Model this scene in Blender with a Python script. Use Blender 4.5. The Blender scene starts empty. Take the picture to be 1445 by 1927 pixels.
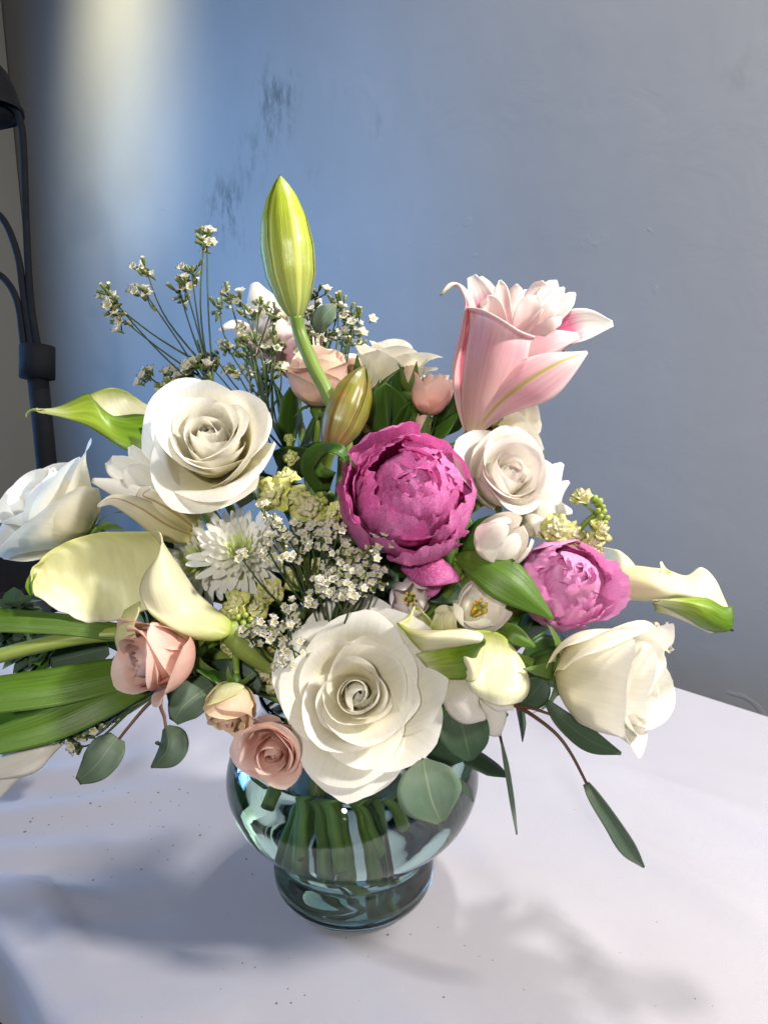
import bpy, math, random
import numpy as np
from mathutils import Matrix, Vector
rad = math.radians
SC = bpy.context.scene
COL = SC.collection
rng = np.random.default_rng(11)

# ------------------------------------------------------------------ camera
CAM = np.array([0.021, -0.444, 0.363]); PITCH = rad(12.0); F = 1392.0
cR = np.array([1.0, 0, 0]); cF = np.array([0, math.cos(PITCH), -math.sin(PITCH)]); cU = np.array([0, math.sin(PITCH), math.cos(PITCH)])
def at(px, py, d):
    return CAM + cR*((px-722.5)/F*d) - cU*((py-963.5)/F*d) + cF*d
def cv(x, y, z):
    v = cR*x + cU*y - cF*z
    return v/np.linalg.norm(v)
cd = bpy.data.cameras.new('camera'); cam = bpy.data.objects.new('camera', cd); COL.objects.link(cam)
cam.location = CAM; cam.rotation_euler = (rad(90)-PITCH, 0, 0)
cd.sensor_fit = 'VERTICAL'; cd.sensor_height = 36; cd.lens = F/1927*36; cd.clip_start = .01; cd.clip_end = 60
SC.camera = cam
SC.render.resolution_x = 767; SC.render.resolution_y = 1024
SC.view_settings.view_transform = 'Standard'; SC.view_settings.look = 'None'
SC.view_settings.exposure = 0.28; SC.view_settings.gamma = 1.0

# ------------------------------------------------------------------ room frame: e runs along the wall (to the left, away), n towards the wall
eA = np.array([-.7071, .7071, 0]); nA = np.array([.7071, .7071, 0])
def en(e, n, z=0.0): return eA*e + nA*n + np.array([0, 0, z])
WALL_N = .64
def wallpt(px, py):
    d = at(px, py, 1.0) - CAM
    t = (WALL_N - CAM@nA)/(d@nA)
    return CAM + d*t

# ------------------------------------------------------------------ light
w = bpy.data.worlds.new('World'); SC.world = w; w.use_nodes = True
w.node_tree.nodes['Background'].inputs[0].default_value = (.72, .74, .80, 1)
w.node_tree.nodes['Background'].inputs[1].default_value = .022
def area(name, loc, target, sx, sy, power, color, shape='RECTANGLE', spread=180):
    l = bpy.data.lights.new(name, 'AREA'); l.shape = shape; l.size = sx; l.size_y = sy
    l.energy = power; l.color = color; l.spread = rad(spread)
    o = bpy.data.objects.new(name, l); COL.objects.link(o); o.location = loc
    o.rotation_euler = (Vector(target)-Vector(loc)).to_track_quat('-Z', 'Y').to_euler()
    return o
def spot(name, loc, target, power, color, size, blend=1, radius=.03):
    l = bpy.data.lights.new(name, 'SPOT'); l.energy = power; l.color = color; l.spot_size = rad(size); l.spot_blend = blend; l.shadow_soft_size = radius
    o = bpy.data.objects.new(name, l); COL.objects.link(o); o.location = loc
    o.rotation_euler = (Vector(target)-Vector(loc)).to_track_quat('-Z', 'Y').to_euler()
    return o
area('ceiling_lamp', (.34, .36, 1.66), (0.0, 0, .2), .13, .13, 15, (1, .95, .88), 'DISK')
area('side_lamp', (.95, -.38, 1.05), (0, 0, .15), .14, .14, 22, (1, .95, .87), 'DISK')
area('front_fill', (-.15, -1.6, .95), (0, 0, .2), .12, .12, 16, (1, .95, .88), 'DISK')  # added fill from behind the camera, brightens the flower fronts
for i in range(2):
    for j in range(3):
        p = np.array([-1.62, .78, .12]) + np.array([.17, .38, 0])*(i-.5)*1.1 + np.array([0, 0, .34])*(j)
        area('window_pane_light', p, p + np.array([1.0, -.45, -.05]), .37, .30, 4.8, (.20, .48, 1.0))
sp0 = wallpt(225, 60)
spot('floor_lamp_beam', wallpt(225, 60) + np.array([-.25, -.55, .75]), sp0, 140, (1, .91, .54), 37, 1, .18)
spot('window_beam', np.array([-1.45, 1.05, .55]), wallpt(272, 290), 22, (.60, .82, 1.0), 34, 1, .10)
spot('blue_wall_fill', np.array([-.75, -.75, .75]), wallpt(450, 480), 62, (.27, .54, 1.0), 44, 1, .12)  # added spot away from the window, lays extra blue on the wall

# ------------------------------------------------------------------ materials
MATS = {}
def nodes_of(name):
    m = bpy.data.materials.new(name); m.use_nodes = True
    nt = m.node_tree; b = nt.nodes['Principled BSDF']; o = nt.nodes['Material Output']
    return m, nt, b, o
def N(nt, t, **kw):
    n = nt.nodes.new(t)
    for k, v in kw.items():
        if k in n.inputs: n.inputs[k].default_value = v
        else: setattr(n, k, v)
    return n
def ramp(nt, fac, stops):
    r = N(nt, 'ShaderNodeValToRGB'); e = r.color_ramp.elements
    while len(e) < len(stops): e.new(.5)
    for el, (p, c) in zip(e, stops):
        el.position = p; el.color = (*c, 1)
    nt.links.new(fac, r.inputs[0]); return r.outputs[0]
def petal_mat(name, stops, trans=.3, tcol=None, rough=.5, vein=.12, veinsc=36, mott=.0, mottcol=(1, 1, 1), rib=None, ribw=.06, bump=.25, spec=.35, mottsc=400, edge=None, vary=.05):
    """procedural petal / leaf: colour runs along the petal (UV v), veins along it, optional midrib"""
    m, nt, b, o = nodes_of(name); L = nt.links.new
    uv = N(nt, 'ShaderNodeUVMap'); sep = N(nt, 'ShaderNodeSeparateXYZ'); L(uv.outputs[0], sep.inputs[0])
    col = ramp(nt, sep.outputs[1], stops)
    mp = N(nt, 'ShaderNodeMapping'); L(uv.outputs[0], mp.inputs[0]); mp.inputs['Scale'].default_value = (veinsc, 2.2, 1)
    nz = N(nt, 'ShaderNodeTexNoise', Scale=1.0, Detail=3.0, Roughness=.6); L(mp.outputs[0], nz.inputs[0])
    mr = N(nt, 'ShaderNodeMapRange'); L(nz.outputs[0], mr.inputs[0])
    mr.inputs[1].default_value = .3; mr.inputs[2].default_value = .7; mr.inputs[3].default_value = 1-vein; mr.inputs[4].default_value = 1+vein*.25
    mu = N(nt, 'ShaderNodeMix', data_type='RGBA', blend_type='MULTIPLY'); mu.inputs[0].default_value = 1
    L(col, mu.inputs[6]); L(mr.outputs[0], mu.inputs[7]); c = mu.outputs[2]
    tc = N(nt, 'ShaderNodeTexCoord')
    n2 = N(nt, 'ShaderNodeTexNoise', Scale=mottsc, Detail=2.0); L(tc.outputs['Object'], n2.inputs[0])
    if mott:
        mm = N(nt, 'ShaderNodeMapRange'); L(n2.outputs[0], mm.inputs[0]); mm.inputs[1].default_value = .42; mm.inputs[2].default_value = .66
        mm.inputs[4].default_value = mott
        mx = N(nt, 'ShaderNodeMix', data_type='RGBA'); L(mm.outputs[0], mx.inputs[0]); L(c, mx.inputs[6]); mx.inputs[7].default_value = (*mottcol, 1); c = mx.outputs[2]
    if rib or edge:
        ab = N(nt, 'ShaderNodeMath', operation='SUBTRACT'); L(sep.outputs[0], ab.inputs[0]); ab.inputs[1].default_value = .5
        ab2 = N(nt, 'ShaderNodeMath', operation='ABSOLUTE'); L(ab.outputs[0], ab2.inputs[0])
    if rib:
        rr = N(nt, 'ShaderNodeMapRange'); L(ab2.outputs[0], rr.inputs[0]); rr.inputs[1].default_value = ribw*.35; rr.inputs[2].default_value = ribw; rr.inputs[3].default_value = .85; rr.inputs[4].default_value = 0
        mx = N(nt, 'ShaderNodeMix', data_type='RGBA'); L(rr.outputs[0], mx.inputs[0]); L(c, mx.inputs[6]); mx.inputs[7].default_value = (*rib, 1); c = mx.outputs[2]
    if edge:
        rr = N(nt, 'ShaderNodeMapRange'); L(ab2.outputs[0], rr.inputs[0]); rr.inputs[1].default_value = .38; rr.inputs[2].default_value = .5; rr.inputs[4].default_value = .9
        mx = N(nt, 'ShaderNodeMix', data_type='RGBA'); L(rr.outputs[0], mx.inputs[0]); L(c, mx.inputs[6]); mx.inputs[7].default_value = (*edge, 1); c = mx.outputs[2]
    oi = N(nt, 'ShaderNodeObjectInfo'); rv = N(nt, 'ShaderNodeMapRange'); L(oi.outputs['Random'], rv.inputs[0]); rv.inputs[3].default_value = 1-vary; rv.inputs[4].default_value = 1+vary*.4
    hv = N(nt, 'ShaderNodeMix', data_type='RGBA', blend_type='MULTIPLY'); hv.inputs[0].default_value = 1; L(c, hv.inputs[6]); L(rv.outputs[0], hv.inputs[7]); c = hv.outputs[2]
    L(c, b.inputs['Base Color']); b.inputs['Roughness'].default_value = rough; b.inputs['Specular IOR Level'].default_value = spec
    bp = N(nt, 'ShaderNodeBump', Strength=bump, Distance=.0006); L(nz.outputs[0], bp.inputs['Height'])
    bp2 = N(nt, 'ShaderNodeBump', Strength=bump*.6, Distance=.0004); L(n2.outputs[0], bp2.inputs['Height']); L(bp.outputs[0], bp2.inputs['Normal'])
    L(bp2.outputs[0], b.inputs['Normal'])
    if trans:
        tr = N(nt, 'ShaderNodeBsdfTranslucent'); ms = N(nt, 'ShaderNodeMixShader'); ms.inputs[0].default_value = trans
        if tcol:
            tm = N(nt, 'ShaderNodeMix', data_type='RGBA', blend_type='MULTIPLY'); tm.inputs[0].default_value = 1; L(c, tm.inputs[6]); tm.inputs[7].default_value = (*tcol, 1); L(tm.outputs[2], tr.inputs[0])
        else: L(c, tr.inputs[0])
        L(b.outputs[0], ms.inputs[1]); L(tr.outputs[0], ms.inputs[2]); L(ms.outputs[0], o.inputs[0])
    return m
def solid_mat(name, col, rough=.5, metal=0, spec=.5, noise=.15, nsc=60, bump=0):
    m, nt, b, o = nodes_of(name); L = nt.links.new
    tc = N(nt, 'ShaderNodeTexCoord'); nz = N(nt, 'ShaderNodeTexNoise', Scale=nsc, Detail=4.0); L(tc.outputs['Object'], nz.inputs[0])
    lo = tuple(c*(1-noise) for c in col); hi = tuple(min(1, c*(1+noise)) for c in col)
    L(ramp(nt, nz.outputs[0], [(.3, lo), (.7, hi)]), b.inputs['Base Color'])
    b.inputs['Roughness'].default_value = rough; b.inputs['Metallic'].default_value = metal; b.inputs['Specular IOR Level'].default_value = spec
    if bump:
        bp = N(nt, 'ShaderNodeBump', Strength=bump, Distance=.001); L(nz.outputs[0], bp.inputs['Height']); L(bp.outputs[0], b.inputs['Normal'])
    return m
M = MATS
M['white_rose'] = petal_mat('white_rose_petal', [(0, (.78, .72, .34)), (.35, (.90, .85, .60)), (.75, (.92, .895, .79)), (1, (.93, .915, .88))], .34, (1, .98, .90), vein=.07, bump=.3, mott=.10, mottcol=(.84, .78, .62), mottsc=70)
M['blush_rose'] = petal_mat('blush_rose_petal', [(0, (.80, .76, .48)), (.4, (.91, .87, .74)), (.8, (.92, .89, .84)), (1, (.91, .84, .82))], .42, (1, .97, .92), vein=.06, bump=.3)
M['pink_rose'] = petal_mat('pink_rose_petal', [(0, (.80, .62, .42)), (.35, (.86, .50, .42)), (.8, (.90, .64, .57)), (1, (.90, .70, .63))], .36, (1, .85, .8), vein=.08, mott=.18, mottcol=(.80, .62, .44), mottsc=160)
M['peach_rose'] = petal_mat('peach_rose_petal', [(0, (.78, .62, .44)), (.5, (.86, .60, .50)), (.85, (.86, .62, .55)), (1, (.80, .66, .50))], .25, (1, .88, .8), vein=.08)
M['peach_green'] = petal_mat('peach_bud_petal', [(0, (.60, .62, .25)), (.5, (.84, .66, .48)), (1, (.82, .56, .44))], .25, vein=.10, mott=.35, mottcol=(.68, .70, .32), mottsc=90)
M['greenish'] = petal_mat('pale_green_petal', [(0, (.55, .62, .22)), (.6, (.78, .78, .48)), (1, (.70, .70, .36))], .25, vein=.15)
M['peony'] = petal_mat('peony_petal', [(0, (.50, .03, .22)), (.35, (.70, .10, .38)), (.75, (.75, .18, .50)), (1, (.72, .17, .48))], .32, (1, .7, .85), vein=.26, veinsc=60, mott=.42, mottcol=(.87, .46, .72), mottsc=900, bump=.5)
M['peony_light'] = petal_mat('light_peony_petal', [(0, (.54, .05, .28)), (.35, (.82, .26, .60)), (.75, (.88, .42, .73)), (1, (.87, .42, .73))], .36, (1, .7, .85), vein=.24, veinsc=60, mott=.45, mottcol=(.84, .45, .70), mottsc=900, bump=.5)
M['lily_out'] = petal_mat('pink_lily_tepal', [(0, (.72, .68, .42)), (.15, (.74, .52, .46)), (.55, (.78, .42, .48)), (.85, (.84, .66, .68)), (1, (.86, .80, .78))], .28, (1, .8, .8), vein=.16, veinsc=26, edge=(.86, .76, .76))
M['lily_rib'] = petal_mat('pink_lily_ribbed_tepal', [(0, (.70, .68, .38)), (.15, (.76, .54, .50)), (.5, (.78, .42, .48)), (.8, (.82, .55, .58)), (1, (.86, .78, .74))], .28, (1, .8, .8), vein=.18, veinsc=26, rib=(.42, .40, .03), ribw=.055, edge=(.86, .74, .75))
M['lily_in'] = petal_mat('pale_lily_petal', [(0, (.80, .50, .52)), (.3, (.84, .62, .62)), (.7, (.88, .78, .74)), (1, (.89, .84, .82))], .32, (1, .88, .86), vein=.07, veinsc=20)
M['lily_blotch'] = petal_mat('blotched_lily_tepal', [(0, (.70, .18, .32)), (.35, (.70, .10, .30)), (.58, (.76, .22, .36)), (.74, (.88, .80, .77)), (1, (.88, .85, .82))], .3, vein=.3, veinsc=22, edge=(.88, .84, .82))
M['lily_streak'] = petal_mat('red_streaked_tepal', [(0, (.75, .55, .5)), (.45, (.78, .45, .48)), (.8, (.80, .62, .58)), (.93, (.84, .78, .62)), (1, (.40, .42, .05))], .28, vein=.15, rib=(.50, .05, .12), ribw=.2)
M['lily_cream'] = petal_mat('cream_lily_tepal', [(0, (.52, .46, .18)), (.4, (.72, .66, .42)), (.8, (.82, .77, .66)), (1, (.86, .83, .78))], .28, vein=.12, veinsc=20, rib=(.36, .24, .06), ribw=.05)
M['lily_white'] = petal_mat('white_lily_petal', [(0, (.76, .72, .46)), (.5, (.86, .83, .75)), (1, (.88, .86, .82))], .3, vein=.08, veinsc=20)
M['bud_green'] = petal_mat('green_lily_bud_tepal', [(0, (.32, .42, .11)), (.25, (.46, .52, .11)), (.6, (.43, .52, .045)), (.93, (.40, .50, .04)), (1, (.22, .32, .03))], .12, (1, 1, .4), rough=.34, vein=.32, veinsc=16, rib=(.64, .68, .18), ribw=.09, bump=.5, spec=.5)
M['bud_bronze'] = petal_mat('bronze_lily_bud_tepal', [(0, (.18, .08, .04)), (.3, (.26, .24, .06)), (.65, (.24, .25, .03)), (1, (.16, .17, .04))], .1, rough=.33, vein=.4, veinsc=12, rib=(.16, .08, .02), ribw=.07, mott=.35, mottcol=(.36, .15, .08), mottsc=80, bump=.4, spec=.5)
M['calla'] = petal_mat('cream_calla_spathe', [(0, (.34, .44, .05)), (.12, (.66, .68, .28)), (.35, (.83, .80, .54)), (.8, (.85, .83, .57)), (1, (.85, .83, .66))], .25, (1, 1, .7), rough=.42, vein=.13, veinsc=14, bump=.25)
M['calla_yellow'] = petal_mat('yellow_cream_calla_spathe', [(0, (.70, .72, .30)), (.3, (.82, .80, .46)), (.8, (.85, .83, .52)), (1, (.86, .84, .66))], .25, (1, 1, .7), rough=.42, vein=.16, veinsc=9, bump=.3)
M['calla_tube'] = petal_mat('calla_tube', [(0, (.85, .83, .56)), (.6, (.85, .82, .60)), (.85, (.74, .74, .36)), (1, (.40, .48, .07))], .25, (1, 1, .7), rough=.42, vein=.13, veinsc=14, bump=.25)
M['calla_white'] = petal_mat('white_calla_spathe', [(0, (.70, .70, .28)), (.35, (.80, .74, .50)), (.7, (.80, .77, .54)), (1, (.74, .74, .44))], .25, (1, 1, .8), rough=.42, vein=.08, veinsc=14, bump=.2)
M['calla_green'] = petal_mat('green_calla_tip', [(0, (.72, .74, .40)), (.22, (.34, .46, .05)), (.6, (.15, .28, .015)), (1, (.10, .20, .012))], .14, (.9, 1, .3), rough=.38, vein=.4, veinsc=12, bump=.3)
M['tulip'] = petal_mat('white_tulip_petal', [(0, (.80, .78, .58)), (.4, (.86, .82, .76)), (1, (.87, .84, .80))], .3, (1, .97, .88), rough=.38, vein=.07, veinsc=18)
M['tulip_pink'] = petal_mat('pinkish_tulip_petal', [(0, (.78, .74, .62)), (.4, (.84, .74, .76)), (1, (.86, .77, .79))], .28, rough=.4, vein=.07, veinsc=18)
M['mum'] = petal_mat('chrysanthemum_petal', [(0, (.66, .76, .30)), (.3, (.80, .84, .56)), (.6, (.90, .89, .81)), (1, (.92, .91, .87))], .40, vein=.12, veinsc=6)
M['mum_green'] = petal_mat('chrysanthemum_core_petal', [(0, (.52, .64, .18)), (.7, (.72, .80, .38)), (1, (.82, .86, .56))], .22, vein=.1, veinsc=6)
M['stock'] = petal_mat('pale_yellow_stock_petal', [(0, (.62, .66, .14)), (.3, (.78, .76, .34)), (.7, (.84, .80, .54)), (1, (.85, .81, .60))], .3, (1, 1, .7), vein=.18, veinsc=30)
M['stock_green'] = petal_mat('green_stock_petal', [(0, (.56, .62, .08)), (.4, (.76, .76, .30)), (1, (.82, .80, .52))], .25, vein=.18, veinsc=30)
M['statice'] = petal_mat('statice_floret', [(0, (.10, .14, .03)), (.26, (.22, .26, .09)), (.40, (.52, .50, .38)), (.52, (.74, .725, .66)), (.80, (.66, .65, .56)), (.92, (.62, .54, .05)), (1, (.55, .45, .02))], .2, vein=.1, veinsc=12)
M['statice_bud'] = petal_mat('statice_bud', [(0, (.07, .11, .02)), (.45, (.20, .25, .06)), (.7, (.36, .37, .16)), (.85, (.78, .75, .62)), (1, (.86, .84, .76))], .12, vein=.3, veinsc=8)
M['tulip_leaf'] = petal_mat('tulip_leaf', [(0, (.12, .21, .025)), (.5, (.115, .23, .02)), (1, (.10, .21, .018))], .25, (.8, 1, .25), rough=.44, vary=.2, vein=.3, veinsc=26, bump=.4, spec=.5)
M['green_leaf'] = petal_mat('dark_green_leaf', [(0, (.06, .13, .02)), (1, (.06, .16, .018))], .16, (.8, 1, .25), rough=.36, vein=.25, veinsc=18, rib=(.10, .2, .04), ribw=.04, vary=.35)
M['euc'] = petal_mat('eucalyptus_leaf', [(0, (.13, .18, .11)), (.6, (.11, .18, .12)), (1, (.12, .17, .11))], .1, (.8, 1, .5), rough=.5, vein=.12, veinsc=8, rib=(.22, .27, .17), ribw=.022, mott=.25, mottcol=(.16, .21, .17), mottsc=120, bump=.25, vary=.3)
M['euc_dark'] = petal_mat('dark_eucalyptus_leaf', [(0, (.045, .08, .04)), (1, (.04, .085, .045))], .08, rough=.5, vein=.12, veinsc=8, rib=(.09, .13, .07), ribw=.022, bump=.25, vary=.3)
M['stem'] = petal_mat('green_stem', [(0, (.17, .27, .04)), (1, (.27, .36, .11))], 0, rough=.4, vein=.25, veinsc=5, bump=.2)
M['stem_pale'] = petal_mat('pale_green_stem', [(0, (.28, .36, .08)), (1, (.24, .32, .06))], 0, rough=.4, vein=.25, veinsc=5, bump=.2)
M['stem_dark'] = petal_mat('dark_wiry_stem', [(0, (.045, .075, .025)), (1, (.06, .095, .03))], 0, rough=.5, vein=.2, veinsc=3, bump=.1)
M['twig'] = petal_mat('reddish_brown_twig', [(0, (.13, .06, .035)), (1, (.11, .07, .03))], 0, rough=.5, vein=.3, veinsc=3, bump=.2)
M['red_stem'] = petal_mat('wine_red_stem', [(0, (.16, .03, .03)), (1, (.14, .04, .03))], 0, rough=.45, vein=.3, veinsc=3)
M['sepal'] = petal_mat('sepal', [(0, (.10, .18, .03)), (1, (.12, .20, .05))], .12, rough=.45, vein=.25, veinsc=10)
M['stamen'] = solid_mat('yellow_stamen', (.70, .44, .03), .7, noise=.35, nsc=500)
M['tip_dark'] = solid_mat('dark_tip', (.02, .025, .01), .6)

# ------------------------------------------------------------------ geometry helpers
ROOTM = {}
def tag(o, label=None, cat=None, group=None, kind=None):
    if label: o['label'] = label
    if cat: o['category'] = cat
    if group: o['group'] = group
    if kind: o['kind'] = kind
    return o
def thing(name, label, cat, group=None, pos=(0, 0, 0), axis=(0, 0, 1), roll=0.0, xdir=None):
    o = bpy.data.objects.new(name, None); COL.objects.link(o); o.empty_display_size = .01
    z = np.array(axis, float); z /= np.linalg.norm(z)
    x = np.array(xdir if xdir is not None else ((0.0, 0, 1.0) if abs(z[2]) < .9 else (1.0, 0, 0)), float)
    x = x - z*(x@z); x /= np.linalg.norm(x); y = np.cross(z, x)
    c, s = math.cos(roll), math.sin(roll); x, y = x*c+y*s, y*c-x*s
    m = np.eye(4); m[:3, 0] = x; m[:3, 1] = y; m[:3, 2] = z; m[:3, 3] = pos
    o.matrix_world = Matrix(m.tolist()); ROOTM[o.name] = m
    tag(o, label, cat, group); return o
def mesh_grid(name, P, closed_u=False, cap=False):
    P = np.asarray(P, float); nv, nu = P.shape[:2]
    me = bpy.data.meshes.new(name)
    vs = P.reshape(-1, 3); fs = []; nuf = nu if closed_u else nu-1
    for j in range(nv-1):
        for i in range(nuf):
            a = j*nu+i; b = j*nu+(i+1) % nu
            fs.append((a, b, b+nu, a+nu))
    ncap = 0
    if cap:
        fs.append(tuple(range(nu))[::-1]); fs.append(tuple(range((nv-1)*nu, nv*nu))); ncap = 2
    me.from_pydata(vs.tolist(), [], fs)
    uvl = me.uv_layers.new(name='UVMap')
    uv = np.zeros((len(me.loops), 2)); k = 0
    du = 1/(nu if closed_u else nu-1); dv = 1/(nv-1)
    J, I = np.meshgrid(np.arange(nv-1), np.arange(nuf), indexing='ij'); J = J.ravel(); I = I.ravel()
    q = np.stack([np.stack([I*du, J*dv], 1), np.stack([(I+1)*du, J*dv], 1), np.stack([(I+1)*du, (J+1)*dv], 1), np.stack([I*du, (J+1)*dv], 1)], 1).reshape(-1, 2)
    uv[:len(q)] = q
    uvl.data.foreach_set('uv', uv.ravel())
    me.polygons.foreach_set('use_smooth', [True]*len(me.polygons))
    me.update(); return me
def local(root, P):
    m = ROOTM.get(root.name) if root else None
    if m is None: return np.asarray(P, float)
    return (np.asarray(P, float) - m[:3, 3]) @ m[:3, :3]
def part(name, me, mat, parent=None, thick=0, sub=0):
    o = bpy.data.objects.new(name, me); COL.objects.link(o)
    if mat and not me.materials: me.materials.append(M[mat] if isinstance(mat, str) else mat)
    if parent: o.parent = parent
    if sub: md = o.modifiers.new('sub', 'SUBSURF'); md.levels = sub; md.render_levels = sub
    if thick: md = o.modifiers.new('thick', 'SOLIDIFY'); md.thickness = thick; md.offset = 0
    return o
def cr(P, n, closed=False):
    """Catmull-Rom through control points along axis 0, n samples"""
    P = np.asarray(P, float); k = len(P)
    if k == 2: P = np.stack([P[0], (P[0]+P[1])/2, P[1]]); k = 3
    Q = np.concatenate([[2*P[0]-P[1]], P, [2*P[-1]-P[-2]]], 0)
    t = np.linspace(0, k-1-1e-9, n); i = t.astype(int); f = (t-i).reshape((-1,)+(1,)*(P.ndim-1))
    p0, p1, p2, p3 = Q[i], Q[i+1], Q[i+2], Q[i+3]
    return .5*((2*p1)+(p2-p0)*f+(2*p0-5*p1+4*p2-p3)*f**2+(3*p1-p0-3*p2+p3)*f**3)
def norm(a): return a/np.maximum(np.linalg.norm(a, axis=-1, keepdims=True), 1e-9)
def tube_pts(pts, r, nseg=8, n=None):
    pts = np.asarray(pts, float)
    if n: pts = cr(pts, n)
    k = len(pts); r = np.interp(np.linspace(0, 1, k), np.linspace(0, 1, len(np.atleast_1d(r))), np.atleast_1d(r))
    T = norm(np.gradient(pts, axis=0)); up = np.array([0.3, .2, 1.0]); out = []
    x = np.cross(T[0], up); x /= np.linalg.norm(x)
    a = np.linspace(0, 2*np.pi, nseg, endpoint=False)
    for i in range(k):
        x = x - T[i]*(x@T[i]); x /= np.linalg.norm(x); y = np.cross(T[i], x)
        out.append(pts[i] + r[i]*(np.cos(a)[:, None]*x + np.sin(a)[:, None]*y))
    return np.array(out)
def tube(name, pts, r, mat, root, nseg=8, n=None, world=True):
    if world and root: pts = local(root, pts)
    return part(name, mesh_grid(name, tube_pts(pts, r, nseg, n), True, True), mat, root)
def wob(U, V, k=3, r=None):
    r = r or rng; s = 0
    for j in range(k):
        s = s + np.sin(U*r.uniform(1.2, 4.6)*(1+j*.5)+r.uniform(0, 6.3)+V*r.uniform(-3, 3))/(1+.6*j)
    return s/k
def petal_surf(L, W, alph, r0=.05, z0=0.0, th=0.0, nu=13, nv=14, prof=((0, .35), (.3, .75), (.62, 1), (1, .93)), drop=.28, pw=2.4, wrap=1.0, rmin=.10, spiral=0.0,
               ruf=0.0, roll=0.0, point=0.0, notch=0.0, R=None, tilt=0.0, crink=0.0):
    u = np.linspace(-1, 1, nu); v = np.linspace(0, 1, nv); U, V = np.meshgrid(u, v)
    top = 1-drop*np.abs(U)**pw + point*np.exp(-(U/.2)**2)
    if notch: top = top - notch*(.5+.5*wob(u*3.2, 0*u, 4))[None, :]
    s = V*top*L
    t = np.linspace(0, 1.4, 140)*L; a = np.radians(np.interp(t/L, [p[0] for p in alph], [p[1] for p in alph]))
    dr = np.sin(a); dz = np.cos(a); dt = t[1]
    rc = r0+np.concatenate([[0], np.cumsum((dr[1:]+dr[:-1])/2*dt)]); zc = z0+np.concatenate([[0], np.cumsum((dz[1:]+dz[:-1])/2*dt)])
    r = np.interp(s, t, rc); z = np.interp(s, t, zc); al = np.interp(s, t, a)
    wd = W*np.interp(V, [p[0] for p in prof], [p[1] for p in prof]); l = U*wd
    RR = np.maximum(np.abs(r), rmin)/wrap if R is None else np.full_like(r, R)
    ph = np.clip(l/RR, -2.9, 2.9)
    dn = ruf*V**2*wob(U*1.0, V, 4) + roll*np.abs(U)**3*V
    if crink: dn = dn + crink*(wob(U*4, V*6, 4)+.6*wob(U*8, V*11, 3))*(.3+.7*V)
    x = r-RR+RR*np.cos(ph) + dn*np.cos(al)*np.cos(ph); y = RR*np.sin(ph) + dn*np.cos(al)*np.sin(ph); z = z - dn*np.sin(al)
    if spiral: x = x*(1+spiral*U); y = y*(1+spiral*U)
    if tilt: z = z + tilt*U*V
    c, sn = math.cos(th), math.sin(th)
    return np.stack([x*c-y*sn, x*sn+y*c, z], -1)
def lerp(a, b, t): return a+(b-a)*t
def lath(profile, nseg=48):
    p = np.asarray(profile, float); a = np.linspace(0, 2*np.pi, nseg, endpoint=False)
    return np.stack([p[:, 0:1]*np.cos(a), p[:, 0:1]*np.sin(a), np.repeat(p[:, 1:2], nseg, 1)], -1)
def blade_pts(spine, hw, facing=(0, 0, 1), cup=0.0, roll=0.0, n=22, nu=9, ruf=0.0, fold=0.0, tipround=True, hw2=None):
    """leaf / tepal along a spine of (px, py, depth); hw = half widths in photo pixels"""
    S = np.array([at(*p) for p in spine]); dep = np.array([p[2] for p in spine]); k = len(S)
    P = cr(S, n); dd = np.interp(np.linspace(0, 1, n), np.linspace(0, 1, k), dep)
    x = np.linspace(0, 1, n)
    def prof(h):
        h = np.atleast_1d(np.array(h, float))
        return np.clip(cr(h[:, None], n)[:, 0], .15, None)*dd/F
    wl = prof(hw); wr = prof(hw2) if hw2 is not None else wl
    T = norm(np.gradient(P, axis=0)); f = np.array(facing, float)
    if f.ndim == 1: fw = np.repeat(cv(*f)[None], n, 0)
    else: fw = norm(cr(np.array([cv(*q) for q in f]), n))
    side = norm(np.cross(T, fw)); nor = norm(np.cross(side, T))
    rl = np.radians(np.interp(x, np.linspace(0, 1, len(np.atleast_1d(roll))), np.atleast_1d(roll)))[:, None]
    side, nor = side*np.cos(rl)+nor*np.sin(rl), nor*np.cos(rl)-side*np.sin(rl)
    u = np.linspace(-1, 1, nu); out = np.zeros((n, nu, 3))
    for i, uu in enumerate(u):
        ww = wl if uu < 0 else wr
        d = (cup*uu*uu + fold*abs(uu))*ww
        if ruf: d = d + ruf*ww*abs(uu)**1.5*np.sin(x*11+uu*2.2+rng.uniform(0, .4))
        out[:, i] = P + side*(uu*ww)[:, None] + nor*d[:, None]
    return out
def blade(name, root, spine, hw, mat, thick=.0006, **kw):
    return part(name, mesh_grid(name, local(root, blade_pts(spine, hw, **kw))), mat, root, thick)
def patch(name, root, grid, mat, nu=20, nv=24, thick=.0008, wav=0):
    G = np.array([[at(*p) for p in row] for row in grid])
    Q = cr(G, nv); Q = cr(np.swapaxes(Q, 0, 1), nu); Q = np.swapaxes(Q, 0, 1)
    if wav:
        n_ = norm(np.cross(np.gradient(Q, axis=1), np.gradient(Q, axis=0))); uu = np.linspace(0, 1, nu)[None, :, None]; vv = np.linspace(0, 1, nv)[:, None, None]
        Q = Q + n_*wav*(np.sin(uu*21+.6*np.sin(vv*3))+.5*np.sin(uu*47+1))*np.sin(np.pi*uu)
    return part(name, mesh_grid(name, local(root, Q)), mat, root, thick)
NECK = np.array([.002, .012, .134])
SK = [0]
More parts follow.
